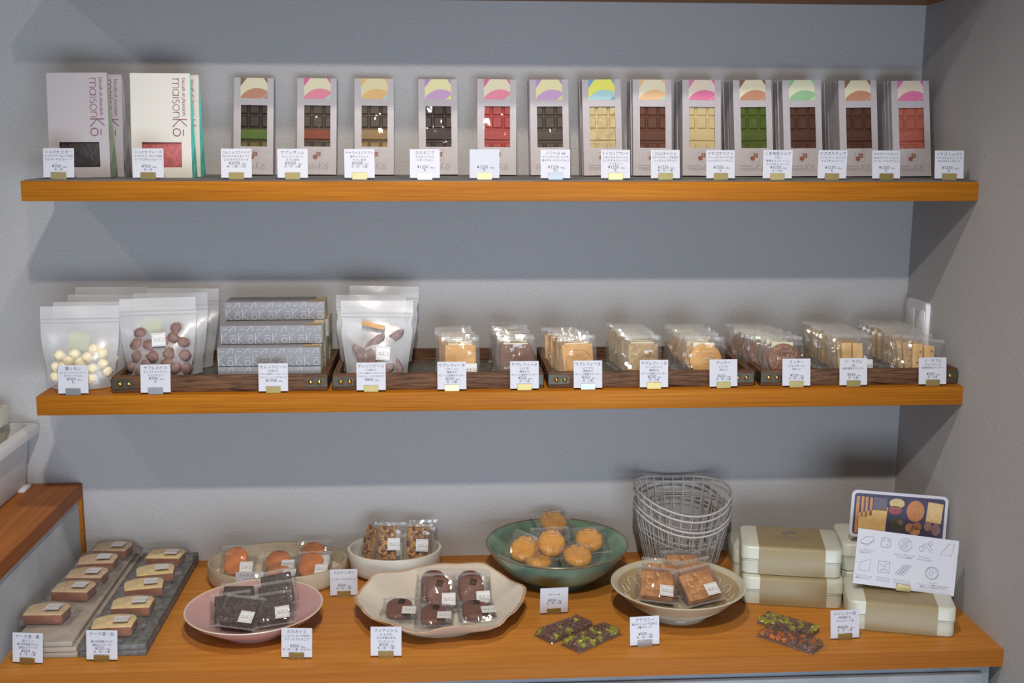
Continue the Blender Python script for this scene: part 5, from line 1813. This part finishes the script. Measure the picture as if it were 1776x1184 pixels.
def choc_stick(label, x, y, rz, L, W, fruit):
    t = thing('chocolate_stick', label, 'chocolate', (x, y, CT), (0, 0, R(rz)), 'rocky chocolate sticks in clear trays')
    rr = random.Random(int(abs(x) * 1000))
    base = M().box(-L / 2, L / 2, -W / 2, W / 2, 0.0004, 0.0035)
    ob('chocolate_base', base.mesh('chocolate_base', ROCHER, 40, 0.0008), t)
    nx, ny = 10, 4
    k = 0
    for i in range(nx):
        for j in range(ny):
            cx = -L / 2 + (i + 0.5) * L / nx + rr.uniform(-0.0015, 0.0015)
            cy = -W / 2 + (j + 0.5) * W / ny + rr.uniform(-0.0015, 0.0015)
            col = rr.random()
            isf = col < fruit[1]
            m = fruit[0] if isf else ROCHER
            r = rr.uniform(0.0045, 0.0064)
            ob('fruit_piece' if isf else 'chocolate_piece', lump(r, k * 7 + int(abs(x) * 500), (1.15, 0.95, 0.85), 0.42, 7).mesh('piece', m), t, (cx, cy, 0.0062 + rr.uniform(0, 0.0022)), (rr.uniform(-0.5, 0.5), rr.uniform(-0.5, 0.5), rr.uniform(0, 6)))
            k += 1
    # clear moulded cover following the pieces, with a flat flange
    nu, nv = 40, 16
    vs, fs = [], []
    for b in range(nv + 1):
        for a in range(nu + 1):
            u, v = a / nu, b / nv
            px, py = (u - 0.5) * (L + 0.010), (v - 0.5) * (W + 0.008)
            e = (1 - smoothstep(L / 2 - 0.001, L / 2 + 0.003, abs(px))) * (1 - smoothstep(W / 2 - 0.001, W / 2 + 0.003, abs(py)))
            bumpz = 0.0112 + 0.0034 * abs(math.sin(math.pi * nx * (px / L + 0.5))) * abs(math.sin(math.pi * ny * (py / W + 0.5)))
            vs.append((px, py, 0.0010 + e * bumpz))
    for b in range(nv):
        for a in range(nu):
            q = b * (nu + 1) + a
            fs.append((q, q + 1, q + nu + 2, q + nu + 1))
    ob('clear_cover', M().add(vs, fs).mesh('clear_cover', CLEAR_HARD, 12), t)
    return t


choc_stick('rocky chocolate stick with one lime piece, before the green bowl', -0.7420, -0.1060, 37, 0.100, 0.042, (FOIL_G, 0.10))
choc_stick('rocky chocolate stick with green fruit, nearest the brownie price card', -0.6990, -0.1420, 40, 0.104, 0.040, (FOIL_G, 0.32))
choc_stick('rocky chocolate stick with yellow-green fruit, just before the left tins', -0.3420, -0.1110, -42, 0.098, 0.036, (FOIL_G, 0.40))
choc_stick('rocky chocolate stick with orange fruit, nearest the counter edge', -0.3560, -0.1680, -46, 0.102, 0.040, (FOIL_O, 0.42))

# ---------------------------------------------------------------- storage tote on the raised step
TOTE = film('milky tote plastic', transl=0.15, haze=0.92, tint=(0.95, 0.95, 0.97), lo=0.04, hi=0.3, rough=0.35, bump=0.0)
tt = thing('storage_tote', 'milky white plastic storage tote on the raised step', 'tote', (-1.985, 0.070, ST), (0, 0, 0))
rg = lambda w, d, z, r=0.02: [(x, y, z) for x, y in rrect(w, d, r, 5)]
ob('shell', M().stack([rg(0.40, 0.37, 0.0), rg(0.414, 0.382, 0.010), rg(0.432, 0.398, 0.118), rg(0.428, 0.394, 0.118), rg(0.408, 0.376, 0.011), rg(0.39, 0.36, 0.004)]).mesh('shell', TOTE, 50), tt)
ob('rim', M().stack([rg(0.430, 0.396, 0.112), rg(0.468, 0.410, 0.110), rg(0.470, 0.412, 0.122), rg(0.466, 0.408, 0.126), rg(0.428, 0.394, 0.126), rg(0.426, 0.392, 0.114)], False, False).mesh('rim', TOTE, 50), tt)
for y in (-0.12, 0.16):
    ob('foot', M().box(0.198, 0.216, y - 0.02, y + 0.02, 0.0, 0.008).mesh('foot', TOTE, 40, 0.003), tt)
ct = thing('food_container', 'cream plastic container standing at the back inside the tote', 'container', (-1.925, 0.205, ST + 0.006), (0, 0, 0))
ob('shell', M().stack([rg(0.23, 0.045, 0.0, 0.008), rg(0.25, 0.052, 0.150, 0.008), rg(0.246, 0.048, 0.150, 0.008), rg(0.226, 0.041, 0.004, 0.008)]).mesh('shell', plain('cream plastic', (0.66, 0.63, 0.52), 0.4), 50), ct)
ob('rim', M().stack([rg(0.254, 0.056, 0.132, 0.010), rg(0.262, 0.060, 0.134, 0.010), rg(0.262, 0.060, 0.166, 0.010), rg(0.250, 0.050, 0.166, 0.010), rg(0.250, 0.050, 0.134, 0.010)], False, False).mesh('rim', plain('cream plastic', (0.66, 0.63, 0.52), 0.4), 50), ct)
pouch('frosted pouch standing in the milky tote', PM_A, (-1.8800, 0.100, ST + 0.006), (4, 0, 6), SP_S[:5], BALLS, None)
